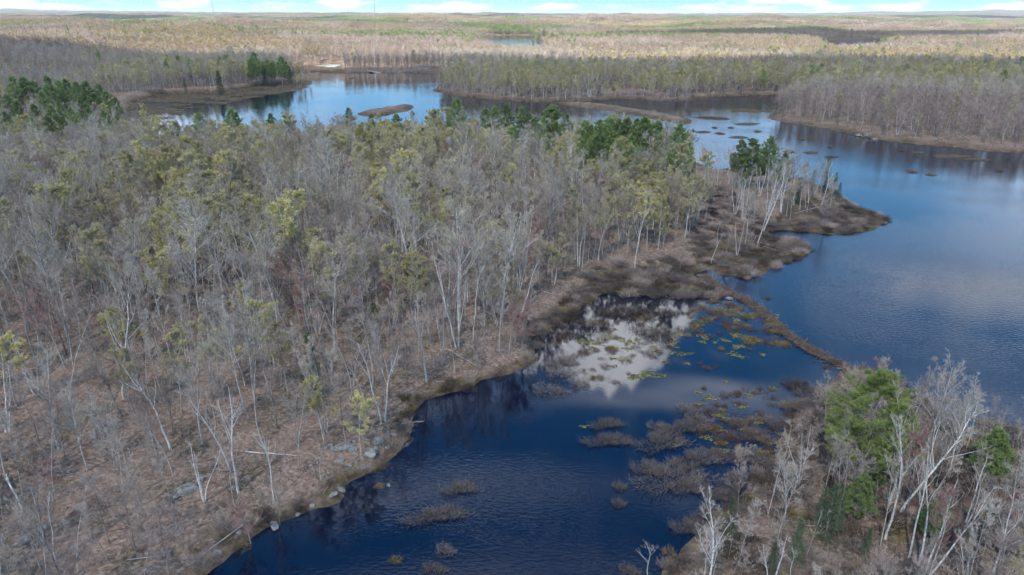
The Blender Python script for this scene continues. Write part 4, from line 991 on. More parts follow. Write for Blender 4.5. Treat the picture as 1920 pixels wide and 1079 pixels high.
# low brush over the swampy neck and the shores
SW = [poly([(1000, 690), (990, 622), (1060, 560), (1120, 515), (1210, 500), (1300, 495), (1335, 540), (1370, 556), (1310, 575), (1200, 568), (1090, 585), (1020, 625)]),
      poly([(1300, 500), (1290, 440), (1330, 400), (1270, 370), (1300, 340), (1420, 410), (1480, 420), (1590, 375), (1660, 412), (1640, 428), (1560, 438), (1450, 432), (1500, 455), (1515, 470), (1440, 515), (1360, 518)]),
      poly([(1290, 1050), (1340, 985), (1400, 925), (1450, 865), (1500, 800), (1550, 735), (1590, 700), (1700, 740), (1770, 800), (1900, 810), (1960, 1079), (1400, 1150)])]
for w, (Pz, st) in enumerate(zip(SW, (1.9, 2.4, 2.1))):
    x, y, sd = fill(Pz, st, 400 + w, (-0.8, -0.5, 1.2)[w])
    for i in range(len(x)):
        if random.random() < (0.1, 0.18, 0.22)[w]: continue
        v = random.choice([0, 1, 1, 2, 2, 3, 4, 7]) if w < 2 else random.choice([2, 3, 7, 1, 0, 1, 6])
        s = random.uniform(0.75, 1.35)
        SHRUBS.append([v, x[i], y[i], s * 1.1, s, s * random.uniform(0.45, 1.0), random.uniform(0, 6.28), None, 'shrub'])
# sedge fringe along the banks
bx = []
for P in (ISLAND, POINT):
    for i in range(len(P)):
        a, b = P[i], P[(i + 1) % len(P)]; L = np.hypot(*(b - a))
        if L > 400: continue
        for k in range(int(L / 1.0) + 1):
            t = random.random(); p = a + (b - a) * t; nrm = np.array([-(b - a)[1], (b - a)[0]]) / (L + 1e-6)
            bx.append(p + nrm * random.gauss(0.3, 1.5))
bx = np.array(bx); bsd = shore_sd(bx[:, 0], bx[:, 1]); bq, bqy, _ = project(bx[:, 0], bx[:, 1], np.zeros(len(bx)))
for i in np.nonzero((bsd > -0.5) & (bsd < 3.2) & (bq > -60) & (bq < 1980) & (bqy < 1130))[0]:
    s = random.uniform(0.5, 1.0)
    SHRUBS.append([random.choice([6, 6, 4, 1, 7, 0]), bx[i, 0], bx[i, 1], s, s, s * 0.8, random.uniform(0, 6.28), None, 'brush'])
S = SHRUBS
sx_ = np.array([s[1] for s in S]); sy_ = np.array([s[2] for s in S]); sz_ = np.maximum(height(sx_, sy_), -0.05)
sq, sqy, _ = project(sx_, sy_, sz_)
sdist = np.hypot(sx_, sy_)
rest = []
LM2 = [('the beaver dam', ground(1460, 618)), ('the pale mirror of still water', ground(1180, 660)), ('the yellow lily mat', ground(1215, 700)), ('the large clump in the dark water', ground(1265, 895)), ('the small inlet pool', ground(1325, 515)), ('the mossy knob', ground(965, 690)),
       ('the tip of the lake point', ground(1650, 415)), ('the fallen logs on the lake point', ground(1450, 462)), ('the big bright pine', ground(1612, 908)), ('the bank boulders', ground(690, 840)), ('the tallest swamp birch', ground(1190, 508)), ('the bottom edge of the dark water', ground(800, 1070)), ('the pinkish maple', ground(955, 668))]
LM_save, LMP_save = LM, LMP
LM, LMP = LM2, np.array([p for _, p in LM2])
SHC = ['dark brown', 'dark brown', 'grey brown', 'sparse grey', 'russet', 'russet', 'straw coloured', 'mauve twigged']
for nm, lim, what, cat, grp in [('shrub', 300, 'twiggy shrub', 'shrub', 'leafless shrubs round the cove'), ('sedge_tuft', 290, 'sedge tuft', 'sedge', 'sedge tufts in the cove')]:
    ids = [i for i in range(len(S)) if S[i][8] == nm]
    vis = sorted([i for i in ids if -20 < sq[i] < 1940 and sqy[i] < 1100], key=lambda i: sdist[i] / (S[i][3] * S[i][5]))
    ch = vis[:lim]; rest += [i for i in ids if i not in set(ch)]
    byc = {}
    for i in ch: byc.setdefault(SHC[S[i][0]], []).append(i)
    for c, l in byc.items():
        lab = rank_labels([(i, sx_[i], sy_[i]) for i in l], c + ' ' + what)
        for i in l:
            s = S[i]
            tag(obj(nm, SHR[s[0]], None, (s[1], s[2], sz_[i]), (0, 0, s[6]), (s[3], s[4], s[5])), lab[i], cat, grp)
rest += [i for i in range(len(S)) if S[i][8] == 'brush']
cS = source_collection('brush_source', SHR)
scatter('shore_undergrowth', cS, np.stack([sx_[rest], sy_[rest], sz_[rest]], -1), [S[i][0] for i in rest], np.array([[0, 0, S[i][6]] for i in rest]), np.array([[S[i][3], S[i][4], S[i][5]] for i in rest]), 'brown sedge and brush fringing the banks')

# saplings and fallen sticks under the trees
def sapling(H, n):
    g = Geo(); P, R = stems(H, n, 0.35, 0.05, 0.022, K=5); g.add(*tubes(P, R, 3))
    C, R, L = grow(P, 9, (0.25, 1), 40, 0.36, 3, 0.009, 0.4); g.add(*tubes(C, R, 2))
    C, R, L = grow(C, 4, (0.2, 1), 38, 0.5, 2, 0.007, 0.3); g.add(*tubes(C, R, 2))
    return g
def sticks(n, R_):
    g = Geo(); a = rng.uniform(0, 6.28, n); c = rng.uniform(-R_, R_, (n, 2)); l = rng.uniform(0.4, 2.6, n)
    d = np.stack([np.cos(a), np.sin(a), rng.normal(size=n) * 0.08], -1); o = np.stack([c[:, 0], c[:, 1], rng.uniform(0.03, 0.12, n)], -1)
    P = np.stack([o - d * l[:, None] / 2, o + rng.normal(size=(n, 3)) * 0.05, o + d * l[:, None] / 2], 1)
    g.add(*tubes(P, np.broadcast_to(rng.uniform(0.012, 0.05, (n, 1)), (n, 3)), 3))
    return g
us = [sapling(3.2, 1).mesh('sapling', [M_twig]), sapling(2.4, 3).mesh('sapling', [M_twigp]), sapling(4.4, 2).mesh('sapling', [M_twigw]), sapling(1.6, 4).mesh('sapling', [M_twigb]), sticks(9, 1.6).mesh('stick', [M_stick]), sticks(12, 1.8).mesh('stick', [M_stick])]
cU = source_collection('undergrowth_source', us)
x, y, sd = fill(WOOD, 2.0, 71, 0.8); x2, y2, sd2 = fill(WOOD2, 1.7, 72, 0.8); x = np.concatenate([x, x2]); y = np.concatenate([y, y2])
q, qyy, _ = project(x, y, np.zeros(len(x))); k = (q > -150) & (q < 2080) & (qyy > 300) & (rng.random(len(x)) < 0.62); x, y = x[k], y[k]; n = len(x); s = rng.uniform(0.6, 1.3, n)
scatter('undergrowth', cU, np.stack([x, y, height(x, y)], -1), rng.choice(6, n, p=[0.2, 0.2, 0.12, 0.2, 0.13, 0.15]), turns(n, 0.06), np.stack([s] * 3, -1), 'thin saplings and fallen sticks under the trees')

# floating lily mats
def lily(n, rx, ry):
    g = Geo(); a = rng.uniform(0, 6.28, n); r = np.sqrt(rng.random(n)); r = r * (0.75 + 0.35 * np.sin(a * 3 + rng.uniform(0, 6)))
    c = np.stack([np.cos(a) * r * rx, np.sin(a) * r * ry, rng.uniform(0.012, 0.07, n)], -1); s = rng.uniform(0.05, 0.14, n)
    ang = np.arange(7) * 2 * math.pi / 7; tl = rng.normal(size=(n, 2)) * 0.12
    off = np.stack([np.cos(ang), np.sin(ang)], -1)[None] * s[:, None, None]
    z = (off * tl[:, None]).sum(-1, keepdims=True)
    top = c[:, None] + np.concatenate([off, z], -1); bot = top - np.array([0, 0, 0.012])
    V = np.concatenate([top, bot], 1).reshape(-1, 3); b0 = np.arange(n)[:, None] * 14
    g.add(V, b0 + np.arange(7)[None]); j = np.arange(7)
    F = np.stack([b0 + j, b0 + 7 + j, b0 + 7 + (j + 1) % 7, b0 + (j + 1) % 7], -1).reshape(-1, 4)
    g.F.append(F); g.I.append(0)
    return g
LIL = [(1280, 664, 42, 10), (1250, 679, 24, 9), (1215, 703, 62, 16), (1190, 708, 40, 12), (1160, 636, 40, 10), (1330, 597, 36, 10), (1305, 610, 34, 12), (1120, 645, 40, 9), (1406, 742, 24, 10), (1330, 746, 40, 14), (1310, 758, 36, 10), (1360, 716, 12, 4), (1400, 610, 24, 8), (1405, 632, 34, 8), (1375, 665, 34, 12), (1392, 670, 26, 8),
       (1340, 642, 14, 5), (1430, 665, 16, 6), (1475, 755, 26, 8), (1330, 800, 40, 14), (1350, 830, 36, 10), (1425, 785, 20, 7), (1365, 640, 14, 5), (1180, 655, 30, 8), (1140, 625, 20, 6), (1260, 662, 14, 6), (1105, 640, 24, 7), (1225, 650, 20, 6), (1350, 780, 30, 8), (1360, 845, 26, 10), (1270, 835, 20, 8), (1095, 800, 18, 6)]
for Pz, cnt in (((1300, 590, 1470, 660), 20), ((1310, 720, 1480, 850), 16), ((1090, 610, 1290, 710), 12)):
    for _ in range(cnt):
        w_ = r2.uniform(10, 34); LIL.append((r2.uniform(Pz[0], Pz[2]), r2.uniform(Pz[1], Pz[3]), w_, w_ * r2.uniform(0.25, 0.42)))
LIL = [l for l in LIL if shore_sd(*[np.array([v]) for v in ground(l[0], l[1])])[0] < -0.3]
lits = []
for i, (px, py, w, h) in enumerate(LIL):
    c = ground(px, py); rx = abs(ground(px + w / 2, py)[0] - c[0]); ry = abs(ground(px, py - h / 2)[1] - ground(px, py + h / 2)[1]) / 2
    n = int(np.clip(rx * ry * 52, 30, 1200)); o = obj('lily_pad_mat', lily(n, rx, ry).mesh('lily_pad_mat', [M_lily]), None, (c[0], c[1], 0.0)); lits.append((i, o, c))
lab = rank_labels([(i, c[0], c[1]) for i, o, c in lits], 'yellow green lily pad mat')
for i, o, c in lits: tag(o, lab[i], 'lily pads', 'lily pad mats on the cove')

# low sedge islets out in the lake
def islet(rx, ry, h, seed):
    g = Geo(); K, J = 28, 7; V = []
    for j in range(J):
        f = j / (J - 1)
        for k in range(K):
            a = k * 2 * math.pi / K; w = 1 + 0.28 * math.sin(2 * a + seed) + 0.16 * math.sin(5 * a + seed * 2) + rng.normal() * 0.05
            V.append((math.cos(a) * rx * f * w, math.sin(a) * ry * f * w, h * (1 - f ** 3) - 0.15 * f + rng.normal() * 0.05))
    V = np.array(V); F = []
    for j in range(J - 1):
        for k in range(K): F.append((j * K + k, j * K + (k + 1) % K, (j + 1) * K + (k + 1) % K, (j + 1) * K + k))
    g.add(V, np.array(F), 0)
    n = int(np.clip(rx * ry * 10, 60, 900)); a = rng.uniform(0, 6.28, n); r = np.sqrt(rng.random(n)) * 1.02
    O = np.stack([np.cos(a) * rx * r, np.sin(a) * ry * r, h * (1 - r ** 3) - 0.05], -1)
    D = unit(np.stack([rng.normal(size=n) * 0.5, rng.normal(size=n) * 0.5, np.ones(n)], -1))
    g.add(*blades(O, D, rng.uniform(0.25, 0.7, n), 0.07), 1)
    return g
ISL = [(1400, 233, 50, 5), (1318, 248, 28, 3), (1385, 258, 34, 4), (1350, 251, 18, 3), (1412, 263, 22, 4), (1300, 246, 10, 2), (1520, 287, 34, 4), (1558, 295, 26, 4), (1710, 323, 18, 5), (1745, 328, 18, 4), (1505, 262, 9, 2), (1556, 276, 12, 2), (1874, 321, 18, 3), (1785, 294, 70, 6), (1722, 287, 20, 3), (1480, 285, 20, 4), (1335, 222, 70, 6), (1400, 208, 90, 6),
       (1310, 207, 50, 4), (1460, 203, 40, 4), (1420, 247, 14, 3), (1370, 240, 12, 2), (1340, 240, 10, 2), (885, 191, 12, 2), (940, 192, 10, 2), (660, 147, 8, 2), (300, 222, 50, 4), (270, 228, 40, 3), (330, 214, 30, 3), (1830, 300, 60, 4), (1690, 282, 14, 2), (1520, 555, 0, 0)][:-1]
its = []
for i, (px, py, w, h) in enumerate(ISL):
    c = ground(px, py); rx = abs(ground(px + w / 2, py)[0] - c[0]); ry = max(abs(ground(px, py - h / 2)[1] - ground(px, py + h / 2)[1]) / 2, 0.6)
    o = obj('sedge_islet', islet(rx, ry, 0.45, i).mesh('sedge_islet', [M_peat, M_sedge if i % 2 else M_shrubr]), None, (c[0], c[1], 0)); its.append((i, o, c))
LM3 = [('the boulder on the far shore', ground(1625, 260)), ('the bright pines on the lake point', ground(1430, 330)), ('the marsh channel below the far wood', ground(1380, 205)), ('the far peninsula tip', ground(812, 172)), ('the far left marsh', ground(300, 215)), ('the open lake at the right', ground(1740, 325))]
LM, LMP = LM3, np.array([p for _, p in LM3])
lab = rank_labels([(i, c[0], c[1]) for i, o, c in its], 'low brown sedge islet')
for i, o, c in its: tag(o, lab[i], 'islet', 'low sedge islets')
LM, LMP = LM_save, LMP_save

# ------------------------------------------------------------------ beaver dam between cove and lake
DAM = poly([(1318, 520), (1338, 534), (1370, 550), (1410, 570), (1440, 595), (1465, 620), (1500, 645), (1540, 668), (1575, 684), (1596, 696)])
seg = np.linalg.norm(np.diff(DAM, axis=0), axis=1); cum = np.concatenate([[0], np.cumsum(seg)])
def along(t):
    return np.stack([np.interp(t, cum, DAM[:, 0]), np.interp(t, cum, DAM[:, 1])], -1)
n = int(cum[-1] / 0.5); ts = np.linspace(0, cum[-1], n); c = along(ts); tg = unit(np.gradient(c, axis=0)); nr = np.stack([-tg[:, 1], tg[:, 0]], -1)
c = c + nr * ((vnoise(ts / 4, ts * 0, 9) - 0.5) * 1.3)[:, None]
wd = 0.5 + 1.0 * vnoise(ts / 2.2, ts * 0, 4) * vnoise(ts / 7, ts * 0, 6) * 1.6 + 0.8 * np.exp(-ts / 18)
prof = np.array([-1, -0.75, -0.4, 0, 0.4, 0.75, 1.0]); ph = np.array([-0.35, 0.06, 0.28, 0.36, 0.30, 0.08, -0.35])
V = np.concatenate([c[:, None] + nr[:, None] * (prof[None, :, None] * wd[:, None, None]), (ph[None] + rng.normal(size=(n, 7)) * 0.07)[..., None]], -1)
ii = (np.arange(n - 1)[:, None] * 7 + np.arange(6)[None]).ravel(); g = Geo(); g.add(V.reshape(-1, 3), np.stack([ii, ii + 7, ii + 8, ii + 1], -1))
dm = obj('beaver_dam', None, None, (0, 0, 0)); tag(dm, 'long low beaver dam of sticks and mud dividing cove from lake', 'beaver dam')
obj('mud_bank', g.mesh('mud_bank', [M_peat], True), dm)
n = 1100; t = rng.uniform(0, cum[-1], n); p = along(t); p = p + rng.normal(size=(n, 2)) * 0.6; a = rng.uniform(0, 6.28, n); l = rng.uniform(0.5, 2.2, n)
d = np.stack([np.cos(a), np.sin(a), rng.normal(size=n) * 0.25], -1); o = np.stack([p[:, 0], p[:, 1], rng.uniform(0.0, 0.45, n)], -1)
g = Geo(); g.add(*tubes(np.stack([o - d * l[:, None] / 2, o, o + d * l[:, None] / 2], 1), np.broadcast_to(rng.uniform(0.012, 0.035, (n, 1)), (n, 3)), 4))
tag(obj('sticks', g.mesh('sticks', [M_stick]), dm), kind='stuff')
n = 2600; t = rng.uniform(0, cum[-1], n); p = along(t) + rng.normal(size=(n, 2)) * 0.6; O = np.stack([p[:, 0], p[:, 1], rng.uniform(0.0, 0.5, n)], -1)
g = Geo(); g.add(*blades(O, unit(rng.normal(size=(n, 3)) * 0.4 + np.array([0, 0, 1.0])), rng.uniform(0.2, 0.6, n), 0.05))
tag(obj('dead_sedge', g.mesh('dead_sedge', [M_shrubr]), dm), kind='stuff')

# ------------------------------------------------------------------ boulders, ledges, fallen logs
def boulder(seed, sub=3):
    import bmesh
    bm = bmesh.new(); bmesh.ops.create_icosphere(bm, subdivisions=sub, radius=1)
    r = np.random.default_rng(seed); cuts = [(unit(r.normal(size=3)), r.uniform(0.45, 0.8)) for _ in range(9)]
    for v in bm.verts:
        p = np.array(v.co)
        for nrm, dd in cuts:
            e = p @ nrm - dd
            if e > 0: p = p - nrm * e * 0.92
        p = p * (1 + (float(vnoise(np.array(p[0] * 3 + 9.0), np.array(p[1] * 3 + p[2] * 2 + 5.0), seed)) - 0.5) * 0.16)
        v.co = p
    me = bpy.data.meshes.new('boulder'); bm.to_mesh(me); bm.free(); me.materials.append(M_rock)
    return me
BM = [boulder(s) for s in range(6)]
BOULD = [(648, 838, 34, 'large grey boulder at the foot of the yellowish bare tree'), (697, 850, 34, 'long flat grey boulder near the bank edge'), (712, 829, 26, 'pale grey boulder, topmost of the bank cluster'), (628, 842, 16, None), (662, 846, 20, None), (690, 832, 14, None), (675, 822, 14, None), (705, 842, 12, None), (620, 835, 14, None),
         (640, 866, 16, None), (655, 872, 14, None), (682, 882, 16, None), (668, 858, 12, None), (735, 818, 14, None), (660, 828, 16, None), (725, 840, 12, None), (612, 840, 10, None), (515, 988, 24, 'pale round boulder at the dark water edge'), (624, 936, 18, 'pale boulder at the waterline below the boulder slope'), (640, 920, 16, None), (700, 812, 12, None),
         (350, 915, 36, 'mossy split boulder halfway up the leafy slope'), (375, 900, 18, None), (330, 930, 18, None), (78, 996, 20, None), (38, 1020, 26, 'dark mossy boulder in the bottom left of the slope'), (410, 1040, 16, None), (447, 1000, 12, None), (585, 952, 12, None), (728, 911, 12, 'small white rock with sedge standing in the dark water'), (560, 965, 10, None),
         (1312, 518, 14, 'grey rock beside the small inlet pool'), (1365, 560, 16, 'grey rock at the head of the dam'), (1412, 517, 14, 'grey rock on the swampy neck shore'), (1280, 540, 8, None), (1440, 600, 8, None), (1380, 556, 8, None), (1625, 257, 15, 'grey boulder on the far right shore'), (1612, 256, 12, None), (1640, 262, 10, None)]
bl = []
for i, (px, py, w, lb) in enumerate(BOULD):
    p = ground(px, py, 0.8); z0 = max(float(height(p[0:1], p[1:2])[0]), 0); p = ground(px, py, z0); z0 = float(height(p[0:1], p[1:2])[0])
    s = w * math.hypot(math.hypot(*p), CAMH) / FPX / 1.75
    o = obj('boulder', BM[i % 6], None, (p[0], p[1], max(z0, -0.1) + s * 0.02), (random.uniform(-0.3, 0.3), random.uniform(-0.3, 0.3), random.uniform(0, 6.28)), (s, s * 0.8, s * 0.62)); bl.append((i, o, p, lb))
lab = rank_labels([(i, p[0], p[1]) for i, o, p, lb in bl if not lb], 'small grey boulder')
for i, o, p, lb in bl: tag(o, lb or lab[i], 'boulder', 'granite boulders')
# smooth granite ledges across the water
for n, (px, py, w, hh) in enumerate([(737, 134, 34, 4.5), (770, 136, 22, 2.2), (800, 133, 50, 5.5), (825, 128, 40, 6.5), (612, 126, 60, 2.6), (655, 131, 40, 2.4), (700, 137, 26, 1.6), (790, 122, 36, 6.5)]):
    p = ground(px, py); s = w * math.hypot(*p) / FPX / 1.7
    o = obj('rock_ledge', BM[n % 6], None, (p[0], p[1] + 3, 0.3), (0, 0.1, n), (s, s * 0.7, hh))
    tag(o, ['pale domed', 'low grey', 'broken grey', 'dark sloping', 'long pale flat', 'second flat', 'small dark', 'highest sloping'][n] + ' granite ledge on the shore across the water', 'rock ledge', 'granite ledges')
def log(px0, py0, px1, py1, r, label, mat=M_dead, branches=4, z=0.25, z1=None):
    def at(px, py, zz):
        p = ground(px, py, 1.0); h = max(float(height(p[0:1], p[1:2])[0]), 0); p = ground(px, py, h + zz); return np.array([p[0], p[1], h + zz])
    a = at(px0, py0, z); b = at(px1, py1, z if z1 is None else z1); K = 7
    P = a + (b - a) * np.linspace(0, 1, K)[:, None]; P[1:-1] += rng.normal(size=(K - 2, 3)) * np.linalg.norm(b - a) * 0.004
    P = P[None]; R = (r * 0.7 * np.linspace(1, 0.45, K))[None]
    e = obj('fallen_log', None, None, tuple(P[0, 0])); tag(e, label, 'log', 'fallen logs')
    P = P - P[0, 0]
    g = Geo(); g.add(*tubes(P, R, 7)); obj('trunk', g.mesh('trunk', [mat]), e)
    if branches:
        g = Geo(); C, RC, L = grow(P, branches, (0.35, 1), 45, 0.28, 4, 0.35, 0.3, R=R); g.add(*tubes(C, RC, 4)); C2, R2, L2 = grow(C, 4, (0.3, 1), 40, 0.45, 3, 0.012, 0.2); g.add(*tubes(C2, R2, 3)); obj('branches', g.mesh('branches', [M_twigw]), e)
log(460, 847, 556, 855, 0.14, 'straight white fallen log lying on the leafy slope', M_dead, 0)
log(752, 795, 795, 790, 0.10, 'bleached fallen tree top reaching into the dark water', M_dead, 9, 0.4)
log(455, 985, 350, 1062, 0.09, 'thin leaning fallen stem near the dark water', M_dead, 5)
log(240, 1050, 320, 1040, 0.07, 'crossed fallen branch at the foot of the thin tree', M_dead, 4)
log(1424, 455, 1480, 470, 0.10, 'upper pale fallen log on the lake point', M_dead, 2)
log(1432, 462, 1470, 474, 0.08, 'lower pale fallen log on the lake point', M_dead, 2)
log(1535, 388, 1490, 400, 0.08, 'fallen birch at the foot of the spruces', M_birch, 2)
log(1015, 545, 1060, 560, 0.08, 'bleached fallen trunk at the edge of the shrub swamp', M_dead, 4)
log(840, 655, 900, 690, 0.09, 'fallen grey stem beside the three stemmed birch', M_dead, 4)
log(10, 890, 42, 955, 0.16, 'white snapped trunk leaning at the left edge', M_birch, 0, 0.3, 0.3)
log(1750, 262, 1800, 250, 0.16, 'bleached fallen tree on the far right shore', M_dead, 5)
log(945, 184, 925, 165, 0.2, 'bleached tree leaning on the far peninsula shore', M_dead, 5, 0.3, 7)
log(1110, 184, 1090, 172, 0.16, 'second bleached tree leaning on the far peninsula', M_dead, 5, 0.3, 4)
log(1820, 262, 1790, 245, 0.14, 'grey fallen trunk in the far right wood', M_dead, 5, 0.3, 2)

# ------------------------------------------------------------------ radio masts and the cottages by the far lake
def paint(name, c): 
    m, nt, b = MAT(name); nz = nd(nt, 'ShaderNodeTexNoise'); nz.inputs['Scale'].default_value = 0.4; rp = nd(nt, 'ShaderNodeValToRGB')
    rp.color_ramp.elements[0].color = (*[v * 0.8 for v in c], 1); rp.color_ramp.elements[1].color = (*c, 1); nt.links.new(nz.outputs[0], rp.inputs[0]); nt.links.new(rp.outputs[0], b.inputs['Base Color']); b.inputs['Roughness'].default_value = 0.6
    return m
M_red, M_white, M_steel, M_wall, M_roof, M_glass = paint('mast_red', (0.55, 0.10, 0.07)), paint('mast_white', (0.8, 0.8, 0.8)), paint('mast_steel', (0.16, 0.17, 0.18)), paint('cottage_wall', (0.75, 0.72, 0.66)), paint('cottage_roof', (0.5, 0.5, 0.5)), paint('cottage_glass', (0.04, 0.05, 0.06))
def mast(px, D, H, w, mats, label):
    X = ground(px, 60)[0] / ground(px, 60)[1] * D
    z = float(height(np.array([X]), np.array([D]))[0]); e = obj('radio_mast', None, None, (X, D, z)); tag(e, label, 'mast', 'radio masts on the horizon')
    nsec = 10
    for s in range(nsec):
        g = Geo(); z0, z1 = H * s / nsec, H * (s + 1) / nsec; c = [(w * math.cos(a), w * math.sin(a)) for a in (0.5, 2.6, 4.7)]
        P = [[(x, y, z0), (x, y, z1)] for x, y in c]; m = 4
        for k in range(m):
            za, zb = z0 + (z1 - z0) * k / m, z0 + (z1 - z0) * (k + 1) / m
            for j in range(3): P.append([(*c[j], za), (*c[(j + 1) % 3], zb)])
        P = np.array(P, float); g.add(*tubes(P, np.full((len(P), 2), w * 0.2), 4)); obj('mast_section', g.mesh('mast_section', [mats[s % len(mats)]]), e)
    g = Geo(); P = np.array([[(0, 0, H * f), (math.cos(a) * H * 0.4, math.sin(a) * H * 0.4, 0)] for f in (0.5, 0.95) for a in (0.5, 2.6, 4.7)]); g.add(*tubes(P, np.full((6, 2), 0.03), 3)); obj('guy_wires', g.mesh('guy_wires', [M_steel]), e)
mast(1436, 3300, 165, 1.3, [M_white, M_red, M_white], 'red and white lattice radio mast at the right')
mast(705, 5200, 190, 1.6, [M_steel], 'thin dark radio mast near the middle of the horizon')
mast(405, 6000, 150, 1.6, [M_steel], 'thin dark radio mast left of the horizon middle')
def box(x0, x1, y0, y1, z0, z1):
    V = np.array([(x, y, z) for z in (z0, z1) for x, y in ((x0, y0), (x1, y0), (x1, y1), (x0, y1))], float)
    return V, np.array([(0, 3, 2, 1), (4, 5, 6, 7), (0, 1, 5, 4), (1, 2, 6, 5), (2, 3, 7, 6), (3, 0, 4, 7)])
def cottage(px, py, w, label, rz):
    p = ground(px, py, 3); z = float(height(p[0:1], p[1:2])[0]); e = obj('cottage', None, None, (p[0], p[1], z - 0.3), (0, 0, rz)); tag(e, label, 'cottage', 'cottages by the far lake')
    d, h = w * 0.6, 4.5; g = Geo(); g.add(*box(-w / 2, w / 2, -d / 2, d / 2, 0, h)); obj('wall', g.mesh('wall', [M_wall]), e)
    o = 0.6; V = np.array([(-w / 2 - o, -d / 2 - o, h - .2), (w / 2 + o, -d / 2 - o, h - .2), (w / 2 + o, 0, h + 3), (-w / 2 - o, 0, h + 3), (w / 2 + o, d / 2 + o, h - .2), (-w / 2 - o, d / 2 + o, h - .2)])
    g = Geo(); g.add(V, np.array([(0, 1, 2, 3), (3, 2, 4, 5)])); g.F.append(np.array([(1, 4, 2), (0, 3, 5)])); g.I.append(0); obj('roof', g.mesh('roof', [M_roof]), e)
    for k in (-0.3, 0.05, 0.32):
        g = Geo(); g.add(*box(w * k - 0.7, w * k + 0.7, -d / 2 - 0.06, -d / 2 + 0.05, 1.3, 3.0)); obj('window', g.mesh('window', [M_glass]), e)
    g = Geo(); g.add(*box(-w * 0.12 - 0.5, -w * 0.12 + 0.5, -d / 2 - 0.06, -d / 2 + 0.05, 0.3, 2.5)); obj('door', g.mesh('door', [M_roof]), e)
cottage(889, 64, 15, 'long white cottage on the shore of the far lake', 0.2)
cottage(921, 63, 10, 'small cream cottage beside the far lake', -0.3)

# ------------------------------------------------------------------ clouds: they shade the near woods and mirror in the water
def cloud_mat(thin=True):
    m = bpy.data.materials.new('cloud'); m.use_nodes = True; nt = m.node_tree
    for x in list(nt.nodes): nt.nodes.remove(x)
    d = nd(nt, 'ShaderNodeBsdfDiffuse'); d.inputs[0].default_value = (0.96, 0.96, 0.97, 1); t = nd(nt, 'ShaderNodeBsdfTranslucent'); t.inputs[0].default_value = (0.93, 0.93, 0.95, 1)
    mx = nd(nt, 'ShaderNodeMixShader'); mx.inputs[0].default_value = 0.5 if thin else 0.05; nt.links.new(d.outputs[0], mx.inputs[1]); nt.links.new(t.outputs[0], mx.inputs[2])
    tp = nd(nt, 'ShaderNodeBsdfTransparent'); m2 = nd(nt, 'ShaderNodeMixShader'); m2.inputs[0].default_value = 0.5     # thin cloud: some sun comes through both skins
    nt.links.new(mx.outputs[0], m2.inputs[1]); nt.links.new(tp.outputs[0], m2.inputs[2])
    o = nd(nt, 'ShaderNodeOutputMaterial'); nt.links.new((m2 if thin else mx).outputs[0], o.inputs[0]); return m
M_cloud = cloud_mat(); M_cumulus = cloud_mat(False)
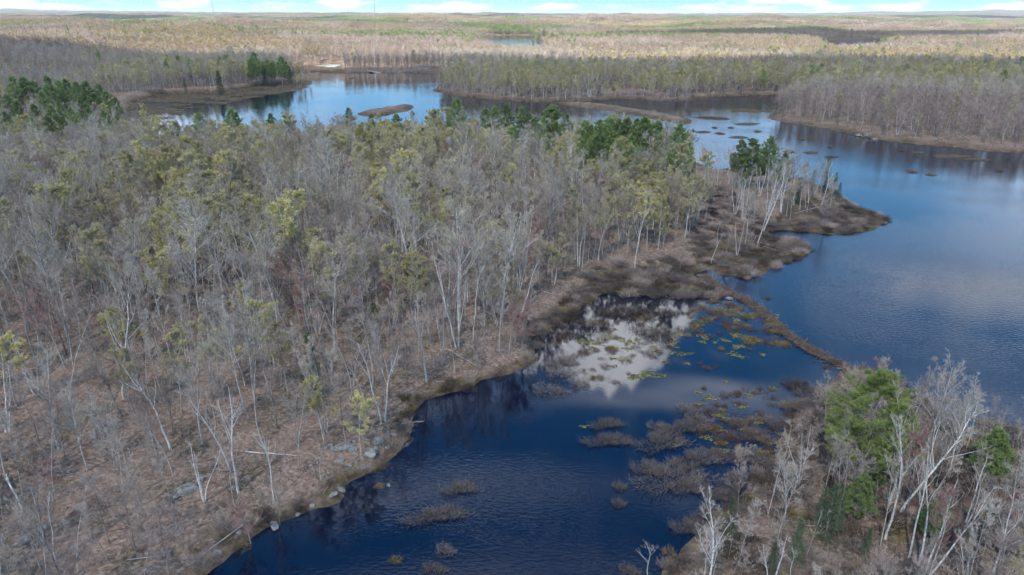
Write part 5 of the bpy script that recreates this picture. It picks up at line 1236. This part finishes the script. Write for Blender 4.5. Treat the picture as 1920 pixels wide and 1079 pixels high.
def cloud(gx, gy, rx, ry, alt, thick, seed, label, at_ground=True):
    """a flat-based cumulus; (gx, gy) is where its shadow falls, or its own place"""
    if at_ground:
        k = alt / SUN_DIR[2]; gx, gy = gx + SUN_DIR[0] * k, gy + SUN_DIR[1] * k
    r = np.random.default_rng(seed); J, K = 40, 96; V = []
    fr = np.linspace(0, 1, J); an = np.arange(K) * 2 * math.pi / K
    A, Fq = np.meshgrid(an, fr)
    wob = 1 + 0.22 * np.sin(2 * A + seed) + 0.13 * np.sin(3 * A + 2 * seed) + 0.10 * np.sin(5 * A + 3 * seed) + (vnoise(np.cos(A) * 5 + 20, np.sin(A) * 5 + 20, seed) - 0.5) * 0.25
    x = np.cos(A) * rx * Fq * wob; y = np.sin(A) * ry * Fq * wob; sc = min(rx, ry)
    bump = fbm(x / sc * 3.2 + 40, y / sc * 3.2 + 40, seed, 5)
    top = thick * (1 - Fq ** 2.2) ** 0.6 * (0.25 + 1.3 * bump); bot = -thick * 0.06 * (1 - Fq ** 4) * bump
    n = J * K; V = np.concatenate([np.stack([x, y, top], -1).reshape(-1, 3), np.stack([x, y, bot - 0.5], -1).reshape(-1, 3)])
    ii = (np.arange(J - 1)[:, None] * K + np.arange(K)[None]).ravel(); jj = (np.arange(J - 1)[:, None] * K + (np.arange(K)[None] + 1) % K).ravel()
    F = np.stack([ii, ii + K, jj + K, jj], -1); k = np.arange(K); e0 = (J - 1) * K
    S_ = np.stack([e0 + k, n + e0 + k, n + e0 + (k + 1) % K, e0 + (k + 1) % K], -1)
    me = mesh_from('cloud', V, [F, F[:, ::-1] + n, S_], [M_cloud if at_ground else M_cumulus], smooth=True)
    tag(obj('cloud', me, None, (gx, gy, alt)), label, None, None, 'stuff')
cloud(60, 90, 1250, 640, 1400, 260, 3, 'broad cloud drifting over the near lake and woods')
cloud(640, 1520, 450, 170, 1400, 120, 5, 'small cloud shading the woods beyond the lake')
cloud(-1600, 4000, 1700, 620, 1500, 240, 6, 'long cloud shading the far woods on the left')
cloud(4700, 5600, 1700, 480, 1500, 240, 8, 'long cloud shading the far woods on the right')
cloud(600, 9500, 3600, 900, 1500, 260, 9, 'far cloud over the horizon woods')
cloud(340, 3300, 590, 480, 1060, 570, 15, 'bright cumulus mirrored in the still cove', False)

# ------------------------------------------------------------------ the air
def haze():
    g = Geo(); g.add(*box(-62000, 62000, -62000, 80000, -3.5, 240)); me = g.mesh('haze', [])
    m = bpy.data.materials.new('air'); m.use_nodes = True; nt = m.node_tree
    for x in list(nt.nodes): nt.nodes.remove(x)
    v = nd(nt, 'ShaderNodeVolumePrincipled'); v.inputs['Color'].default_value = (0.80, 0.88, 1.0, 1); v.inputs['Density'].default_value = HAZE_DENSITY; v.inputs['Anisotropy'].default_value = 0.0
    o = nd(nt, 'ShaderNodeOutputMaterial'); nt.links.new(v.outputs[0], o.inputs['Volume']); me.materials.append(m)
    tag(obj('haze', me), 'thin blue haze over the distant woods', None, None, 'stuff')
HAZE_DENSITY = 4e-5
haze()
